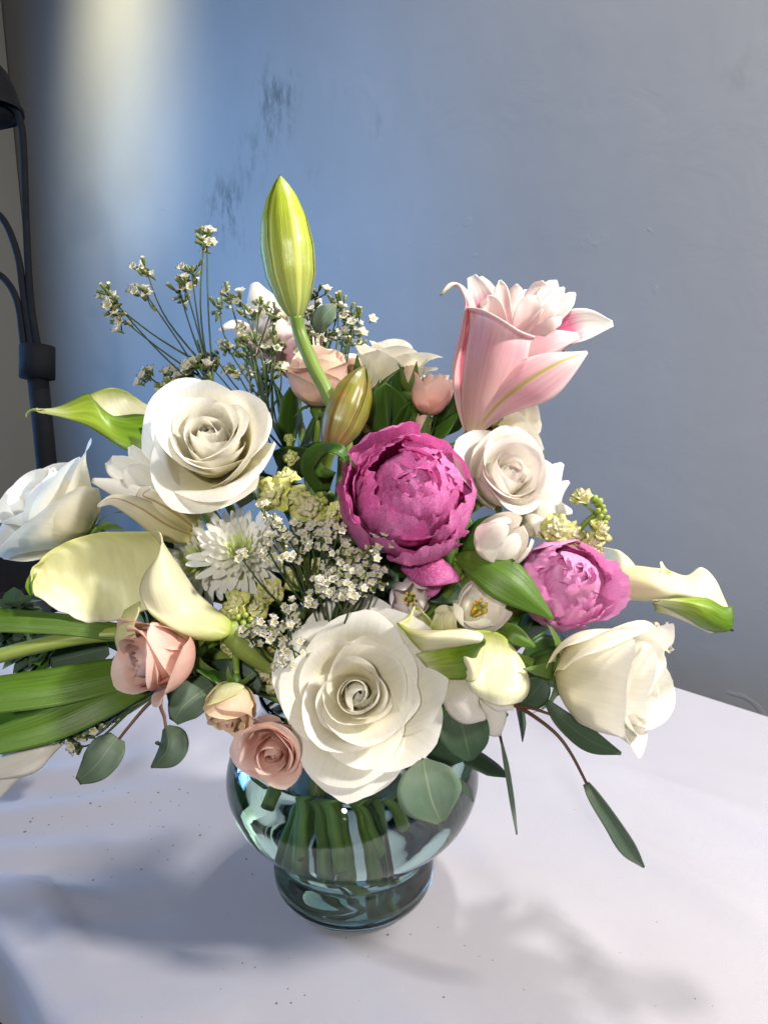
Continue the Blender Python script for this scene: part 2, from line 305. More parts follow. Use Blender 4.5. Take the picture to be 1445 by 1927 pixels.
def stem_path(base, back, mid=None, deep_ok=True):
    """from a flower's base back along its axis, down through the vase's neck, crossing to the far side of the bottom"""
    SK[0] += 1; a = SK[0]*2.4; rr = .012+.038*((SK[0]*.618) % 1)
    nk = NECK+np.array([math.cos(a)*rr, math.sin(a)*rr, 0]); deep = SK[0] % 5 == 0 or SK[0] % 7 == 2
    rb = min(.040, rr*.9) if deep else rr*1.12+.004; bt = np.array([math.cos(a+1.5)*rb, math.sin(a+1.5)*rb+.012, (.011+.022*((SK[0]*.53) % 1)) if deep else .050+.020*((SK[0]*.37) % 1)])
    if SK[0] % 5 in (1, 3, 4): bt = nk*.55+bt*.45; bt[2] = .098+.012*((SK[0]*.37) % 1)
    d = np.linalg.norm(base-nk)
    pts = [base, base+back*d*.28]
    if mid is not None: pts.append(mid)
    pts += [nk*.8+base*.2+np.array([0, 0, .0]), nk, (nk+bt)/2, bt]
    return np.array(pts)
def stem(root, base, axis, r, mat='stem', mid=None):
    return tube('stem', stem_path(np.array(base, float), -np.array(axis, float), mid), [r*.9, r, r, r], mat, root, 8, 40)
exec_parts = []
# ================================================================== THE SETTING
def wall_mat():
    m, nt, b, o = nodes_of('plaster_wall'); L = nt.links.new
    tc = N(nt, 'ShaderNodeTexCoord'); ob = tc.outputs['Object']
    n1 = N(nt, 'ShaderNodeTexNoise', Scale=1.6, Detail=6.0, Roughness=.6); L(ob, n1.inputs[0])
    base = ramp(nt, n1.outputs[0], [(.3, (.25, .247, .247)), (.7, (.29, .286, .282))])
    c = base
    # scuffs where something rubbed the plaster: noise streaks inside a few soft spots (x = along the wall, z = height)
    sx = N(nt, 'ShaderNodeSeparateXYZ'); L(ob, sx.inputs[0])
    mp = N(nt, 'ShaderNodeMapping'); L(ob, mp.inputs[0]); mp.inputs['Scale'].default_value = (34, 1, 15)
    n2 = N(nt, 'ShaderNodeTexNoise', Scale=1.0, Detail=5.0, Roughness=.68); L(mp.outputs[0], n2.inputs[0])
    tot = None
    for (px, py, rr, k) in SCUFFS:
        p = wallpt(px, py); q = (p@eA, p[2])
        vm = N(nt, 'ShaderNodeVectorMath', operation='DISTANCE'); L(ob, vm.inputs[0]); vm.inputs[1].default_value = (q[0], 0, q[1])
        mr = N(nt, 'ShaderNodeMapRange'); mr.interpolation_type = 'SMOOTHSTEP'; L(vm.outputs['Value'], mr.inputs[0]); mr.inputs[1].default_value = 0; mr.inputs[2].default_value = rr; mr.inputs[3].default_value = k; mr.inputs[4].default_value = 0
        if tot is None: tot = mr.outputs[0]
        else:
            ad = N(nt, 'ShaderNodeMath', operation='MAXIMUM'); L(tot, ad.inputs[0]); L(mr.outputs[0], ad.inputs[1]); tot = ad.outputs[0]
    th = N(nt, 'ShaderNodeMapRange'); L(n2.outputs[0], th.inputs[0]); th.inputs[1].default_value = .47; th.inputs[2].default_value = .62
    ml = N(nt, 'ShaderNodeMath', operation='MULTIPLY'); L(th.outputs[0], ml.inputs[0]); L(tot, ml.inputs[1])
    mx = N(nt, 'ShaderNodeMix', data_type='RGBA'); L(ml.outputs[0], mx.inputs[0]); L(c, mx.inputs[6]); mx.inputs[7].default_value = (.10, .11, .10, 1)
    L(mx.outputs[2], b.inputs['Base Color']); b.inputs['Roughness'].default_value = .62; b.inputs['Specular IOR Level'].default_value = .3
    n3 = N(nt, 'ShaderNodeTexNoise', Scale=9.0, Detail=8.0, Roughness=.55, Distortion=.6); L(ob, n3.inputs[0])
    n4 = N(nt, 'ShaderNodeTexNoise', Scale=26.0, Detail=2.0, Distortion=1.6); L(ob, n4.inputs[0])
    r4 = N(nt, 'ShaderNodeMapRange'); L(n4.outputs[0], r4.inputs[0]); r4.inputs[1].default_value = .30; r4.inputs[2].default_value = .36; r4.inputs[3].default_value = 1; r4.inputs[4].default_value = 0
    n5 = N(nt, 'ShaderNodeTexNoise', Scale=5.0, Detail=4.0); L(ob, n5.inputs[0])
    r5 = N(nt, 'ShaderNodeMapRange'); L(n5.outputs[0], r5.inputs[0]); r5.inputs[1].default_value = .60; r5.inputs[2].default_value = .68
    m5 = N(nt, 'ShaderNodeMath', operation='MULTIPLY'); L(r4.outputs[0], m5.inputs[0]); L(r5.outputs[0], m5.inputs[1])
    bp = N(nt, 'ShaderNodeBump', Strength=.22, Distance=.006); L(n3.outputs[0], bp.inputs['Height'])
    bp2 = N(nt, 'ShaderNodeBump', Strength=.30, Distance=.0015); L(m5.outputs[0], bp2.inputs['Height']); L(bp.outputs[0], bp2.inputs['Normal'])
    L(bp2.outputs[0], b.inputs['Normal'])
    return m
SCUFFS = [(425, 395, .11, 1.0), (520, 195, .11, .95), (470, 300, .09, .6), (640, 190, .05, .22), (720, 230, .05, .25), (400, 345, .05, .3), (1395, 140, .03, .35), (450, 450, .06, .4), (590, 330, .04, .2)]
def quad_plate(name, e0, e1, n0, n1, z0, z1, mat, div=1):
    """box in the room frame, as one structure mesh"""
    me = bpy.data.meshes.new(name); vs = []
    for z in (z0, z1):
        for (e, n) in ((e0, n0), (e1, n0), (e1, n1), (e0, n1)): vs.append(tuple(en(e, n, z)))
    me.from_pydata(vs, [], [(3, 2, 1, 0), (4, 5, 6, 7), (0, 1, 5, 4), (1, 2, 6, 5), (2, 3, 7, 6), (3, 0, 4, 7)]); me.update()
    o = part(name, me, mat); tag(o, kind='structure'); return o
# wall: a thick slab in its own frame (x along the wall, y into it, z up)
def wall_obj(name, length, height, thick, mat, m4, label):
    me = bpy.data.meshes.new(name)
    xs = (length[0], length[1]); zs = height
    v = [(x, y, z) for z in zs for (x, y) in ((xs[0], 0), (xs[1], 0), (xs[1], thick), (xs[0], thick))]
    me.from_pydata(v, [], [(0, 1, 2, 3), (7, 6, 5, 4), (4, 5, 1, 0), (5, 6, 2, 1), (6, 7, 3, 2), (7, 4, 0, 3)]); me.update()
    o = part(name, me, mat); o.matrix_world = m4; tag(o, label, 'wall'); return o
mw = Matrix([[eA[0], nA[0], 0, nA[0]*WALL_N], [eA[1], nA[1], 0, nA[1]*WALL_N], [0, 0, 1, 0], [0, 0, 0, 1]])
WM = wall_mat()
CORNER_E = wallpt(62, 600)@eA
wall_obj('plaster_wall', (-3.0, CORNER_E+.12), (-.74, 1.9), .12, WM, mw, 'scuffed blue grey plaster wall behind the bouquet')
side_m = solid_mat('side_wall_shade_grey', (.20, .20, .19), .8, noise=.06, nsc=3)  # darker than the main wall: the corner's shade is put into this grey
ml_ = Matrix([[-nA[0], eA[0], 0, eA[0]*CORNER_E], [-nA[1], eA[1], 0, eA[1]*CORNER_E], [0, 0, 1, 0], [0, 0, 0, 1]])
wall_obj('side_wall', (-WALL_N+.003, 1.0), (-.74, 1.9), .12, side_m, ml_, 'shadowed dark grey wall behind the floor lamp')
fl = quad_plate('floor', -4, 6, -4, 1.2, -.80, -.745, solid_mat('dark_floor', (.03, .028, .026), .45, noise=.3, nsc=12))

# ------------------------------------------------------------------ table and cloth
T_N0, T_N1, T_E0, T_E1 = -.176, .47, -1.25, .72
tb = thing('folding_table', 'long folding table hidden under the white tablecloth', 'table', pos=en(.0, .13, -.74))
TM = solid_mat('table_plastic', (.45, .45, .43), .5); TL = solid_mat('table_leg_metal', (.08, .08, .08), .4, .6)
def box_local(name, root, e0, e1, n0, n1, z0, z1, mat):
    me = bpy.data.meshes.new(name); vs = [en(e, n, z) for z in (z0, z1) for (e, n) in ((e0, n0), (e1, n0), (e1, n1), (e0, n1))]
    me.from_pydata(local(root, np.array(vs)).tolist(), [], [(3, 2, 1, 0), (4, 5, 6, 7), (0, 1, 5, 4), (1, 2, 6, 5), (2, 3, 7, 6), (3, 0, 4, 7)]); me.update()
    return part(name, me, mat, root)
box_local('tabletop', tb, T_E0+.01, T_E1-.01, T_N0+.01, T_N1-.01, -.05, -.006, TM)
for e in (T_E0+.15, T_E1-.15):
    for n in (T_N0+.08, T_N1-.08):
        tube('leg', [en(e, n, -.051), en(e, n, -.4), en(e, n, -.742)], [.014], TL, tb, 10)
def cloth_mat():
    m, nt, b, o = nodes_of('white_cloth'); L = nt.links.new
    tc = N(nt, 'ShaderNodeTexCoord'); ob = tc.outputs['Object']
    n1 = N(nt, 'ShaderNodeTexNoise', Scale=5.0, Detail=5.0); L(ob, n1.inputs[0])
    c = ramp(nt, n1.outputs[0], [(.3, (.35, .337, .38)), (.7, (.395, .382, .425))])
    # crumbs and pollen specks, denser towards the left end of the table
    vo = N(nt, 'ShaderNodeTexVoronoi', Scale=125.0); L(ob, vo.inputs[0])
    n2 = N(nt, 'ShaderNodeTexNoise', Scale=7.0, Detail=3.0); L(ob, n2.inputs[0])
    sx = N(nt, 'ShaderNodeSeparateXYZ'); L(ob, sx.inputs[0])
    lm = N(nt, 'ShaderNodeMapRange'); L(sx.outputs[0], lm.inputs[0]); lm.inputs[1].default_value = -.32; lm.inputs[2].default_value = .25; lm.inputs[3].default_value = .26; lm.inputs[4].default_value = .06
    cn = N(nt, 'ShaderNodeMapRange'); L(n2.outputs[0], cn.inputs[0]); cn.inputs[1].default_value = .40; cn.inputs[2].default_value = .66
    th = N(nt, 'ShaderNodeMath', operation='MULTIPLY'); L(lm.outputs[0], th.inputs[0]); L(cn.outputs[0], th.inputs[1])
    sc = N(nt, 'ShaderNodeSeparateXYZ'); L(vo.outputs['Color'], sc.inputs[0])
    t2 = N(nt, 'ShaderNodeMath', operation='MULTIPLY'); L(th.outputs[0], t2.inputs[0]); L(sc.outputs[0], t2.inputs[1])
    lt = N(nt, 'ShaderNodeMath', operation='LESS_THAN'); L(vo.outputs['Distance'], lt.inputs[0]); L(t2.outputs[0], lt.inputs[1])
    mx = N(nt, 'ShaderNodeMix', data_type='RGBA'); L(lt.outputs[0], mx.inputs[0]); L(c, mx.inputs[6]); mx.inputs[7].default_value = (.16, .13, .11, 1)
    L(mx.outputs[2], b.inputs['Base Color']); b.inputs['Roughness'].default_value = .75; b.inputs['Specular IOR Level'].default_value = .2
    b.inputs['Sheen Weight'].default_value = .15
    hs = []
    for ax in (0, 1):
        wv = N(nt, 'ShaderNodeTexWave', Scale=215.0, wave_type='BANDS'); wv.bands_direction = 'XY'[ax]; L(ob, wv.inputs[0]); hs.append(wv.outputs[1])
    ad = N(nt, 'ShaderNodeMath', operation='ADD'); L(hs[0], ad.inputs[0]); L(hs[1], ad.inputs[1])
    bp = N(nt, 'ShaderNodeBump', Strength=.10, Distance=.0005); L(ad.outputs[0], bp.inputs['Height'])
    n3 = N(nt, 'ShaderNodeTexNoise', Scale=16.0, Detail=3.0, Distortion=.4); L(ob, n3.inputs[0])
    bp2 = N(nt, 'ShaderNodeBump', Strength=.30, Distance=.004); L(n3.outputs[0], bp2.inputs['Height']); L(bp.outputs[0], bp2.inputs['Normal'])
    L(bp2.outputs[0], b.inputs['Normal']); return m
def cloth():
    drop = .34
    ne, nn = 190, 150
    se = np.concatenate([np.linspace(T_E0, T_E1, 140), T_E1+np.linspace(.006, drop, ne-140)])
    sn = np.concatenate([T_N0-np.linspace(.075, .002, 42), np.linspace(T_N0, T_N1, 84), T_N1+np.linspace(.006, drop, 24)])
    E, Nn = np.meshgrid(se, sn)
    xe = np.clip(E-T_E1, 0, None); x0 = np.clip(T_N0-Nn, 0, None); x1 = np.clip(Nn-T_N1, 0, None)
    rc = .012
    def fall(x): # outward, downward along a rounded edge
        th = np.minimum(x/rc, np.pi/2); return rc*np.sin(th), rc*(1-np.cos(th))+np.clip(x-rc*np.pi/2, 0, None)
    oe, de = fall(xe); o0, d0 = fall(x0); o1, d1 = fall(x1)
    f0 = np.clip(d0/.06, 0, 1); fe = np.clip(de/.2, 0, 1); f1 = np.clip(d1/.2, 0, 1)
    e = np.clip(E, None, T_E1)+oe + fe*(.02+.018*np.sin(Nn*38)); n = np.clip(Nn, T_N0, T_N1)-o0+o1
    n = n - f0*(.004+.007*np.sin(E*34+np.sin(E*9)*1.3)) + f1*(.012+.012*np.sin(E*30+1))
    z = -np.maximum(np.maximum(de, d0), d1)
    # wrinkles on the top: gentle folds near the vase's left and the near left edge
    X = e*eA[0]+n*nA[0]; Y = e*eA[1]+n*nA[1]
    top = np.clip(1-np.maximum(np.maximum(xe, x0), x1)/.01, 0, 1)
    def bump(cx, cy, ang, ln, wd, h):
        c, s = math.cos(ang), math.sin(ang); a = (X-cx)*c+(Y-cy)*s; b = -(X-cx)*s+(Y-cy)*c
        b = b+.012*np.sin(a*25)
        return 1.8*h*np.exp(-(a/ln)**2-(b/wd)**2)
    wz = 0
    for (cx, cy, ang, ln, wd, h) in ((-.24, .04, .3, .07, .010, .004), (-.26, .09, .5, .09, .012, .004), (-.22, .0, .15, .06, .009, .004), (-.30, .14, .35, .10, .013, .005), (-.19, -.03, -.5, .06, .009, .003),
                                     (.10, .03, -.9, .08, .012, .0022), (.15, -.05, -1.05, .10, .011, .002), (.20, .06, -.75, .12, .016, .0022), (.05, -.12, -.8, .09, .014, .0016), (.26, -.02, -.8, .12, .014, .0018), (.16, -.10, -1.1, .14, .008, .0016), (.30, .08, -.7, .16, .012, .0018), (-.02, -.14, .2, .10, .008, .0014), (-.12, -.10, .4, .08, .007, .0016), (.10, -.15, -.3, .08, .008, .0014), (.36, .02, -.85, .2, .02, .003)):
        wz = wz + bump(cx, cy, ang, ln, wd, h)
    z = z + top*wz
    P = np.stack([X, Y, z], -1)
    o = part('tablecloth', mesh_grid('tablecloth', P[:, ::-1]), cloth_mat())
    tag(o, 'white woven cotton tablecloth with wrinkles and dark specks under the vase', 'tablecloth')
cloth()

# ------------------------------------------------------------------ floor lamp at the left
lamp = thing('floor_lamp', 'black multi arm floor lamp standing in the left corner behind the table', 'floor lamp', pos=at(82, 760, 1.22)*np.array([1, 1, 0])+np.array([0, 0, -.745]))
LM = solid_mat('black_lamp_metal', (.006, .006, .007), .8, .0, .12, noise=.2)
D = 1.22; pp = at(70, 690, D)
tube('pole', [pp+np.array([0, 0, .01]), pp+np.array([.002, 0, -.4]), np.array([pp[0]+.004, pp[1], -.72])], [.0165], LM, lamp, 20, 6)
tube('collar', [at(71, 652, D), at(71, 712, D)], [.0275], LM, lamp, 28, 3)
for pl, r in (([(-12, 194), (22, 200), (40, 232), (46, 300), (50, 420), (58, 560), (72, 655)], .0056), ([(-30, 385), (8, 415), (34, 480), (46, 560), (60, 655)], .0056), ([(-30, 505), (8, 524), (34, 570), (46, 655)], .0056)):
    tube('arm', [at(x, y, D) for x, y in pl], [r], LM, lamp, 12, 40)
sh = thing('lamp_shade_frame', None, None, pos=at(-18, 215, D), axis=cv(-.12, 1, .05)); sr = sh
shade_me = mesh_grid('lamp_shade', lath([(.052, .0), (.053, .006), (.050, .010), (.046, .035), (.036, .065), (.022, .085), (.001, .088)], 40), True)
shade = part('lamp_shade', shade_me, LM, None); mwm = Matrix(ROOTM[sh.name].tolist()); bpy.data.objects.remove(sh)
shade.parent = lamp; shade.matrix_world = mwm
bul = part('lamp_cap', mesh_grid('lamp_cap', lath([(.001, -.012), (.03, -.012), (.036, -.006), (.036, -.002), (.001, -.0015)], 30), True), LM, None); bul.parent = lamp; bul.matrix_world = mwm
tube('base', [np.array([pp[0]+.004, pp[1], -.743]), np.array([pp[0]+.004, pp[1], -.72])], [.13], LM, lamp, 40, 3)
# glossy bin on the floor at the left that mirrors the window
bn = at(-6, 1085, 1.45)
bin_ = thing('glossy_bin', 'glossy black bin beyond the table reflecting the blue window', 'bin', pos=np.array([bn[0], bn[1], -.745]))
BM = solid_mat('glossy_black', (.012, .012, .014), .08, 0, .8, noise=.1)
part('body', mesh_grid('body', lath([(.001, 0), (.15, 0), (.17, .2), (.18, .70), (.178, .70), (.165, .2), (.001, .02)], 48), True), BM, bin_)

# ------------------------------------------------------------------ vase
def glass_mat(name, col, ior, rough=0.0):
    m, nt, b, o = nodes_of(name); b.inputs['Base Color'].default_value = (*col, 1); b.inputs['Transmission Weight'].default_value = 1
    b.inputs['Roughness'].default_value = rough; b.inputs['IOR'].default_value = ior
    return m
vase = thing('glass_vase', 'clear blue green footed glass vase holding the whole bouquet', 'vase', pos=(0, .012, .0015))
def smooth_prof(p, n): return cr(np.array(p, float), n)
outer = smooth_prof([(.0475, .0005), (.0520, .003), (.0550, .009), (.0555, .017), (.0535, .025), (.0520, .031), (.0555, .038), (.067, .049), (.0785, .063), (.0845, .081), (.0825, .098), (.0740, .113), (.0650, .124), (.0605, .136), (.0615, .146)], 64)
inner = smooth_prof([(.0590, .1465), (.0580, .136), (.0625, .124), (.0715, .1115), (.0800, .097), (.0820, .081), (.0760, .064), (.0645, .0505), (.0535, .0405), (.0485, .034), (.0495, .026), (.0510, .017), (.0495, .011), (.043, .0075), (.0005, .0070)], 64)
prof = np.concatenate([[(.0005, .003), (.03, .0025)], outer, [(.0607, .1472)], inner])
g = part('glass', mesh_grid('glass', lath(prof, 96), True), glass_mat('tinted_glass', (.86, .96, .925), 1.46), vase)
wi = smooth_prof([(.0005, .0069), (.0431, .0074), (.0497, .011), (.0512, .017), (.0497, .026), (.0487, .034), (.0537, .0404), (.0647, .0504), (.0762, .064), (.0822, .081), (.0802, .097), (.0742, .1075)], 50)
wprof = np.concatenate([wi, [(.0737, .1105), (.0727, .1098), (.0005, .1097)]])
part('water', mesh_grid('water', lath(wprof, 80), True), glass_mat('vase_water', (.86, .95, .89), 1.33), vase)
# ================================================================== FLOWERS
def calyx(root, R, z=-.05, mat='sepal', n=5, L=.5, a=(70, 120, 150), r=.16):
    part('calyx', mesh_grid('calyx', lath(np.array([(.004, -.30), (.09, -.26), (r, -.12), (r*.95, 0.02), (.02, .06)])*R+np.array([0, z*R]), 20), True), mat, root)
    for i in range(n):
        P = petal_surf(L*R, .10*R, [(0, a[0]), (.5, a[1]), (1, a[2]+rng.uniform(-15, 15))], r0=r*.7*R, z0=z*R, th=i*6.2832/n+rng.uniform(-.2, .2), nu=5, nv=9, prof=((0, .9), (.3, 1), (.7, .5), (1, .05)), drop=0, rmin=.1*R, ruf=.02*R)
        part('sepal', mesh_grid('sepal', P), mat, root)
CEN = dict(L=.64, W=.26, a=(40, 3, -10, -32), r0=.012, z0=.16, drop=.22, ruf=.045)
STY = {
 'open': dict(C=CEN, O=dict(L=1.30, W=.92, a=(78, 56, 42, 96), r0=.08, z0=0., drop=.24, ruf=.075), e=.92),
 'half': dict(C=CEN, O=dict(L=1.24, W=.88, a=(80, 44, 20, 80), r0=.09, z0=-.02, drop=.26, ruf=.065), e=.95),
 'cup': dict(C=dict(CEN, L=.85), O=dict(L=1.30, W=.80, a=(82, 36, 4, 46), r0=.09, z0=-.04, drop=.36, ruf=.04), e=.9),
 'bud': dict(C=dict(CEN, L=.95), O=dict(L=1.35, W=.75, a=(72, 26, -4, 4), r0=.08, z0=-.02, drop=.40, ruf=.03), e=.9),
}
def wobble_petal(P, R, ax, ay, z0):
    """lean one petal a few degrees so that the whorl is not a perfect spiral"""
    Q = P-np.array([0, 0, z0]); m = np.array(Matrix.Rotation(ax, 3, 'X') @ Matrix.Rotation(ay, 3, 'Y'))
    return Q@m.T+np.array([0, 0, z0])
def rose(name, label, px, py, d, Rpx, axis, mat, style, Np=26, roll=0., off=.35, group=None, stemr=.0032, seps=True, seed=1, cat='rose', stemmat='stem', res=(17, 20), extra=None, ruf=1.0, crink=.004, sepL=.5):
    global rng
    rng = np.random.default_rng(seed)
    R = Rpx*d/F; ax = cv(*axis); pos = at(px, py, d)-ax*R*off
    root = thing(name, label, cat, group, pos, ax, roll)
    S = STY[style]; C, O, ex = S['C'], S['O'], S['e']
    for i in range(Np):
        t = (i/(Np-1))**(ex*.86); j = lambda s: rng.normal(0, s); lf = rng.normal(0, .04)
        al = [(p, lerp(C['a'][k], O['a'][k], t if k < 3 else t**1.7)+j(3+7*t)) for k, p in enumerate((0, .33, .68, .90))]
        al.append((1.04, al[-1][1]+38*min(1, t*1.8)+j(10)))
        P = petal_surf(lerp(C['L'], O['L'], t)*R*(1+j(.03)+lf), lerp(C['W'], O['W'], t**.85)*R*(1+j(.06)), al, lerp(C['r0'], O['r0'], t)*R, lerp(C['z0'], O['z0'], t)*R,
                       i*2.3999+j(.42), res[0], res[1], drop=lerp(C['drop'], O['drop'], t)*(1+j(.15)), pw=2.3, rmin=lerp(.045, .1, t)*R, spiral=.16*(1-t)+.04, ruf=lerp(C['ruf'], O['ruf'], t)*R*ruf, roll=.11*t*R*(1 if rng.random() < .85 else -.3), point=.035*min(1, t*2)*rng.random()**2,
                       crink=crink*R*(.4+t), tilt=j(.05)*t*R, notch=.03*t)
        P = wobble_petal(P, R, j(.085)*(.5+.5*t), j(.085)*(.5+.5*t), .25*R)
        part('petal', mesh_grid('petal', P), mat, root)
    for e_ in (extra or ()):
        P = petal_surf(e_['L']*R, e_['W']*R, [(p, a) for p, a in zip((0, .33, .68, 1), e_['a'])], .09*R, -.03*R, e_['th'], 17, 18, drop=e_.get('drop', .28), rmin=.1*R, ruf=e_.get('ruf', .05)*R, roll=e_.get('roll', .05)*R, point=e_.get('point', .05), crink=crink*R, notch=.03)
        part('petal', mesh_grid('petal', P), e_.get('mat', mat), root)
    if seps: calyx(root, R, L=sepL)
    stem(root, pos-ax*R*.25, ax, stemr, stemmat)
    return root
def peony(label, px, py, d, Rpx, axis, mat, seed, roll=0., off=.35):
    global rng
    rng = np.random.default_rng(seed)
    R = Rpx*d/F; ax = cv(*axis); pos = at(px, py, d)-ax*R*off
    root = thing('pink_peony', label, 'peony', 'pink peonies', pos, ax, roll)
    j = lambda s: rng.normal(0, s)
    def P_(L, W, al, r0, z0, th, **k):
        kw = dict(nu=23, nv=20, drop=.2, pw=3.2, rmin=.16*R, notch=.10, ruf=.03*R, crink=.013*R, prof=((0, .35), (.3, .8), (.7, 1), (1, .95)))
        kw.update(k); part('petal', mesh_grid('petal', petal_surf(L*R, W*R, al, r0*R, z0*R, th, **kw)), mat, root)
    for i in range(26):  # crumpled heart, folded over itself
        t = i/25
        P_(lerp(.85, 1.36, t)+j(.07), lerp(.26, .46, t), [(0, lerp(24, 74, t)+j(6)), (.33, lerp(8, 22, t)+j(7)), (.64, lerp(-12, -32, t)+j(9)), (1, lerp(-50, -92, t)+j(18))], lerp(.02, .07, t), lerp(.16, .02, t), i*2.4+j(.3), crink=.020*R, notch=.14, ruf=.05*R)
    for i in range(15): # loose ruffled ring round the heart
        P_(1.20+j(.10), .34+j(.06), [(0, 80+j(6)), (.33, 36+j(7)), (.7, -6+j(10)), (1, -34+j(28))], .08, .0, i*2.4+j(.3), ruf=.08*R, crink=.024*R, notch=.16)
    for i in range(8): # broad guard petals
        P_(1.06+j(.07), .46+j(.05), [(0, 86), (.33, 54+j(4)), (.66, 6+j(8)), (1, -16+j(22))], .10, -.05, i*2.4+j(.2), ruf=.06*R, crink=.022*R, notch=.14)
    calyx(root, R, L=.4)
    stem(root, pos-ax*R*.25, ax, .0036, 'stem')
    return root
def tulip(name, label, px, py, d, Rpx, axis, mat, seed, opn=0., roll=0., off=.75, group='white tulips'):
    global rng
    rng = np.random.default_rng(seed)
    R = Rpx*d/F; ax = cv(*axis); pos = at(px, py, d)-ax*R*off
    root = thing(name, label, 'tulip', group, pos, ax, roll)
    for i in range(6):
        o = i % 2; j = lambda s: rng.normal(0, s)
        al = [(0, 86), (.2, 52+10*o), (.5, 4+opn*14+3*o+j(3)), (.8, -24+opn*36+3*o+j(4)), (1, -58+opn*66+8*o+j(8))]
        P = petal_surf((1.72+.12*o)*R, (.60+.06*o)*R, al, .07*R, -.02*R*o, i*6.2832/6+j(.1), 15, 20, prof=((0, .4), (.25, .85), (.55, 1), (.85, .84), (1, .62)), drop=.32, pw=2.2, rmin=.5*R, ruf=.03*R, roll=.02*R, point=.02, notch=.02, crink=.004*R)
        part('petal', mesh_grid('petal', P), mat, root)
    tube('pistil', [(0, 0, .02*R), (0, 0, .5*R), (0, 0, .75*R)], [.07*R, .08*R, .1*R], 'stem_pale', root, 8, 8, False)
    for i in range(6):
        a = i*1.047; c, s = math.cos(a), math.sin(a)
        tube('stamen', [(.08*R*c, .08*R*s, .02*R), (.16*R*c, .16*R*s, .5*R), (.20*R*c, .20*R*s, .85*R)], [.02*R, .03*R, .05*R, .055*R], 'stamen', root, 6, 8, False)
    stem(root, pos, ax, .0032, 'stem_pale'); return root
def mum(label, px, py, d, Rpx, axis, seed, off=.25):
    global rng
    rng = np.random.default_rng(seed)
    R = Rpx*d/F; ax = cv(*axis); pos = at(px, py, d)-ax*R*off
    root = thing('white_chrysanthemum', label, 'chrysanthemum', 'white chrysanthemums', pos, ax, 0.)
    n = 118
    for i in range(n):
        t = (i/(n-1)); j = lambda s: rng.normal(0, s)
        L = lerp(.16, 1.0, t**.75)*(1+j(.06)); w = lerp(.05, .105, t**.5)*(1+j(.08))
        tip = lerp(-10, 70, t**.7)+j(8)
        P = petal_surf(L*R, w*R, [(0, lerp(8, 96, t**.75)+j(4)), (.5, lerp(0, 78, t**.7)+j(5)), (1, tip)], lerp(.01, .13, t**.6)*R, lerp(.16, .0, t)*R, i*2.39996+j(.05), 7, 10,
                       prof=((0, .6), (.4, .9), (.75, 1), (1, .8)), drop=.16, pw=2.2, R=lerp(.07, .13, t)*R, ruf=.012*R)
        part('petal', mesh_grid('petal', P), 'mum_green' if t < .3 else 'mum', root)
    calyx(root, R*.6, L=.3); stem(root, pos, ax, .0028, 'stem'); return root

# ---- roses
rose('white_rose', 'largest white rose, wide open and facing the viewer at the front', 672, 1308, .405, 150, (.02, .22, 1), 'white_rose', 'open', 24, 2.2, .55, 'white roses', seed=5, seps=False, extra=[dict(L=1.30, W=.90, a=(80, 68, 60, 92), th=-2.15, drop=.2), dict(L=1.30, W=.84, a=(78, 62, 50, 84), th=.85, drop=.2)])
rose('white_rose', 'white rose with cream heart above the chrysanthemum at upper left', 400, 842, .425, 150, (.03, .46, .86), 'white_rose', 'half', 23, .6, .45, 'white roses', seed=12)
rose('white_rose', 'white rose seen from its side at the far left edge', 98, 950, .445, 148, (-.62, .62, .42), 'white_rose', 'half', 15, .3, .55, 'white roses', seed=7)
rose('white_rose', 'white rose turned to the right above the bare tablecloth', 1128, 1275, .400, 176, (.78, -.06, .56), 'white_rose', 'cup', 22, 1.3, .42, 'white roses', seed=21)
rose('white_rose', 'white rose at the back right of the peach rose', 728, 694, .52, 108, (.16, .95, .12), 'white_rose', 'half', 20, .3, .50, 'white roses', seed=9)
rose('blush_rose', 'white rose with blush edges right of the large peony', 948, 905, .435, 112, (.36, .42, .80), 'blush_rose', 'half', 22, .9, .45, 'white roses', seed=3)
rose('white_rose', 'half hidden white rose with curled petals under the pink lily', 968, 790, .475, 84, (.72, .40, .1), 'white_rose', 'half', 15, 1.9, .5, 'white roses', seed=17)
# ---- pink and peach spray roses
rose('pink_spray_rose', 'pink spray rose facing left in front of the cream calla', 305, 1236, .400, 118, (-.62, -.06, .70), 'pink_rose', 'cup', 22, .5, .50, 'spray roses', .0024, seed=23, ruf=1.4, crink=.008)
rose('pink_spray_rose', 'pink spray rose touching the vase left of the largest rose', 516, 1410, .405, 84, (-.10, -.15, 1), 'pink_rose', 'half', 20, .5, .50, 'spray roses', .0024, seed=24, ruf=1.3, crink=.008)
rose('peach_spray_rose', 'peach spray rose behind the tall lily bud stem', 597, 710, .475, 92, (.02, .92, .36), 'peach_rose', 'cup', 18, 1.0, .55, 'spray roses', .0024, seed=25, ruf=1.6, crink=.008)
rose('peach_rosebud', 'closed peach rosebud left of the double pink lily', 816, 742, .462, 66, (.30, .90, .10), 'pink_rose', 'bud', 10, .2, .60, 'rosebuds', .0020, seed=26)
rose('peach_rosebud', 'small peach bud with green outer petals hanging at lower left', 434, 1336, .400, 80, (-.02, -.72, .60), 'peach_green', 'cup', 15, .2, .60, 'rosebuds', .0022, seed=27,
     extra=[dict(L=1.1, W=.7, a=(84, 40, 10, 30), th=2.4, mat='greenish'), dict(L=1.0, W=.6, a=(84, 40, 10, 40), th=.4, mat='greenish')])
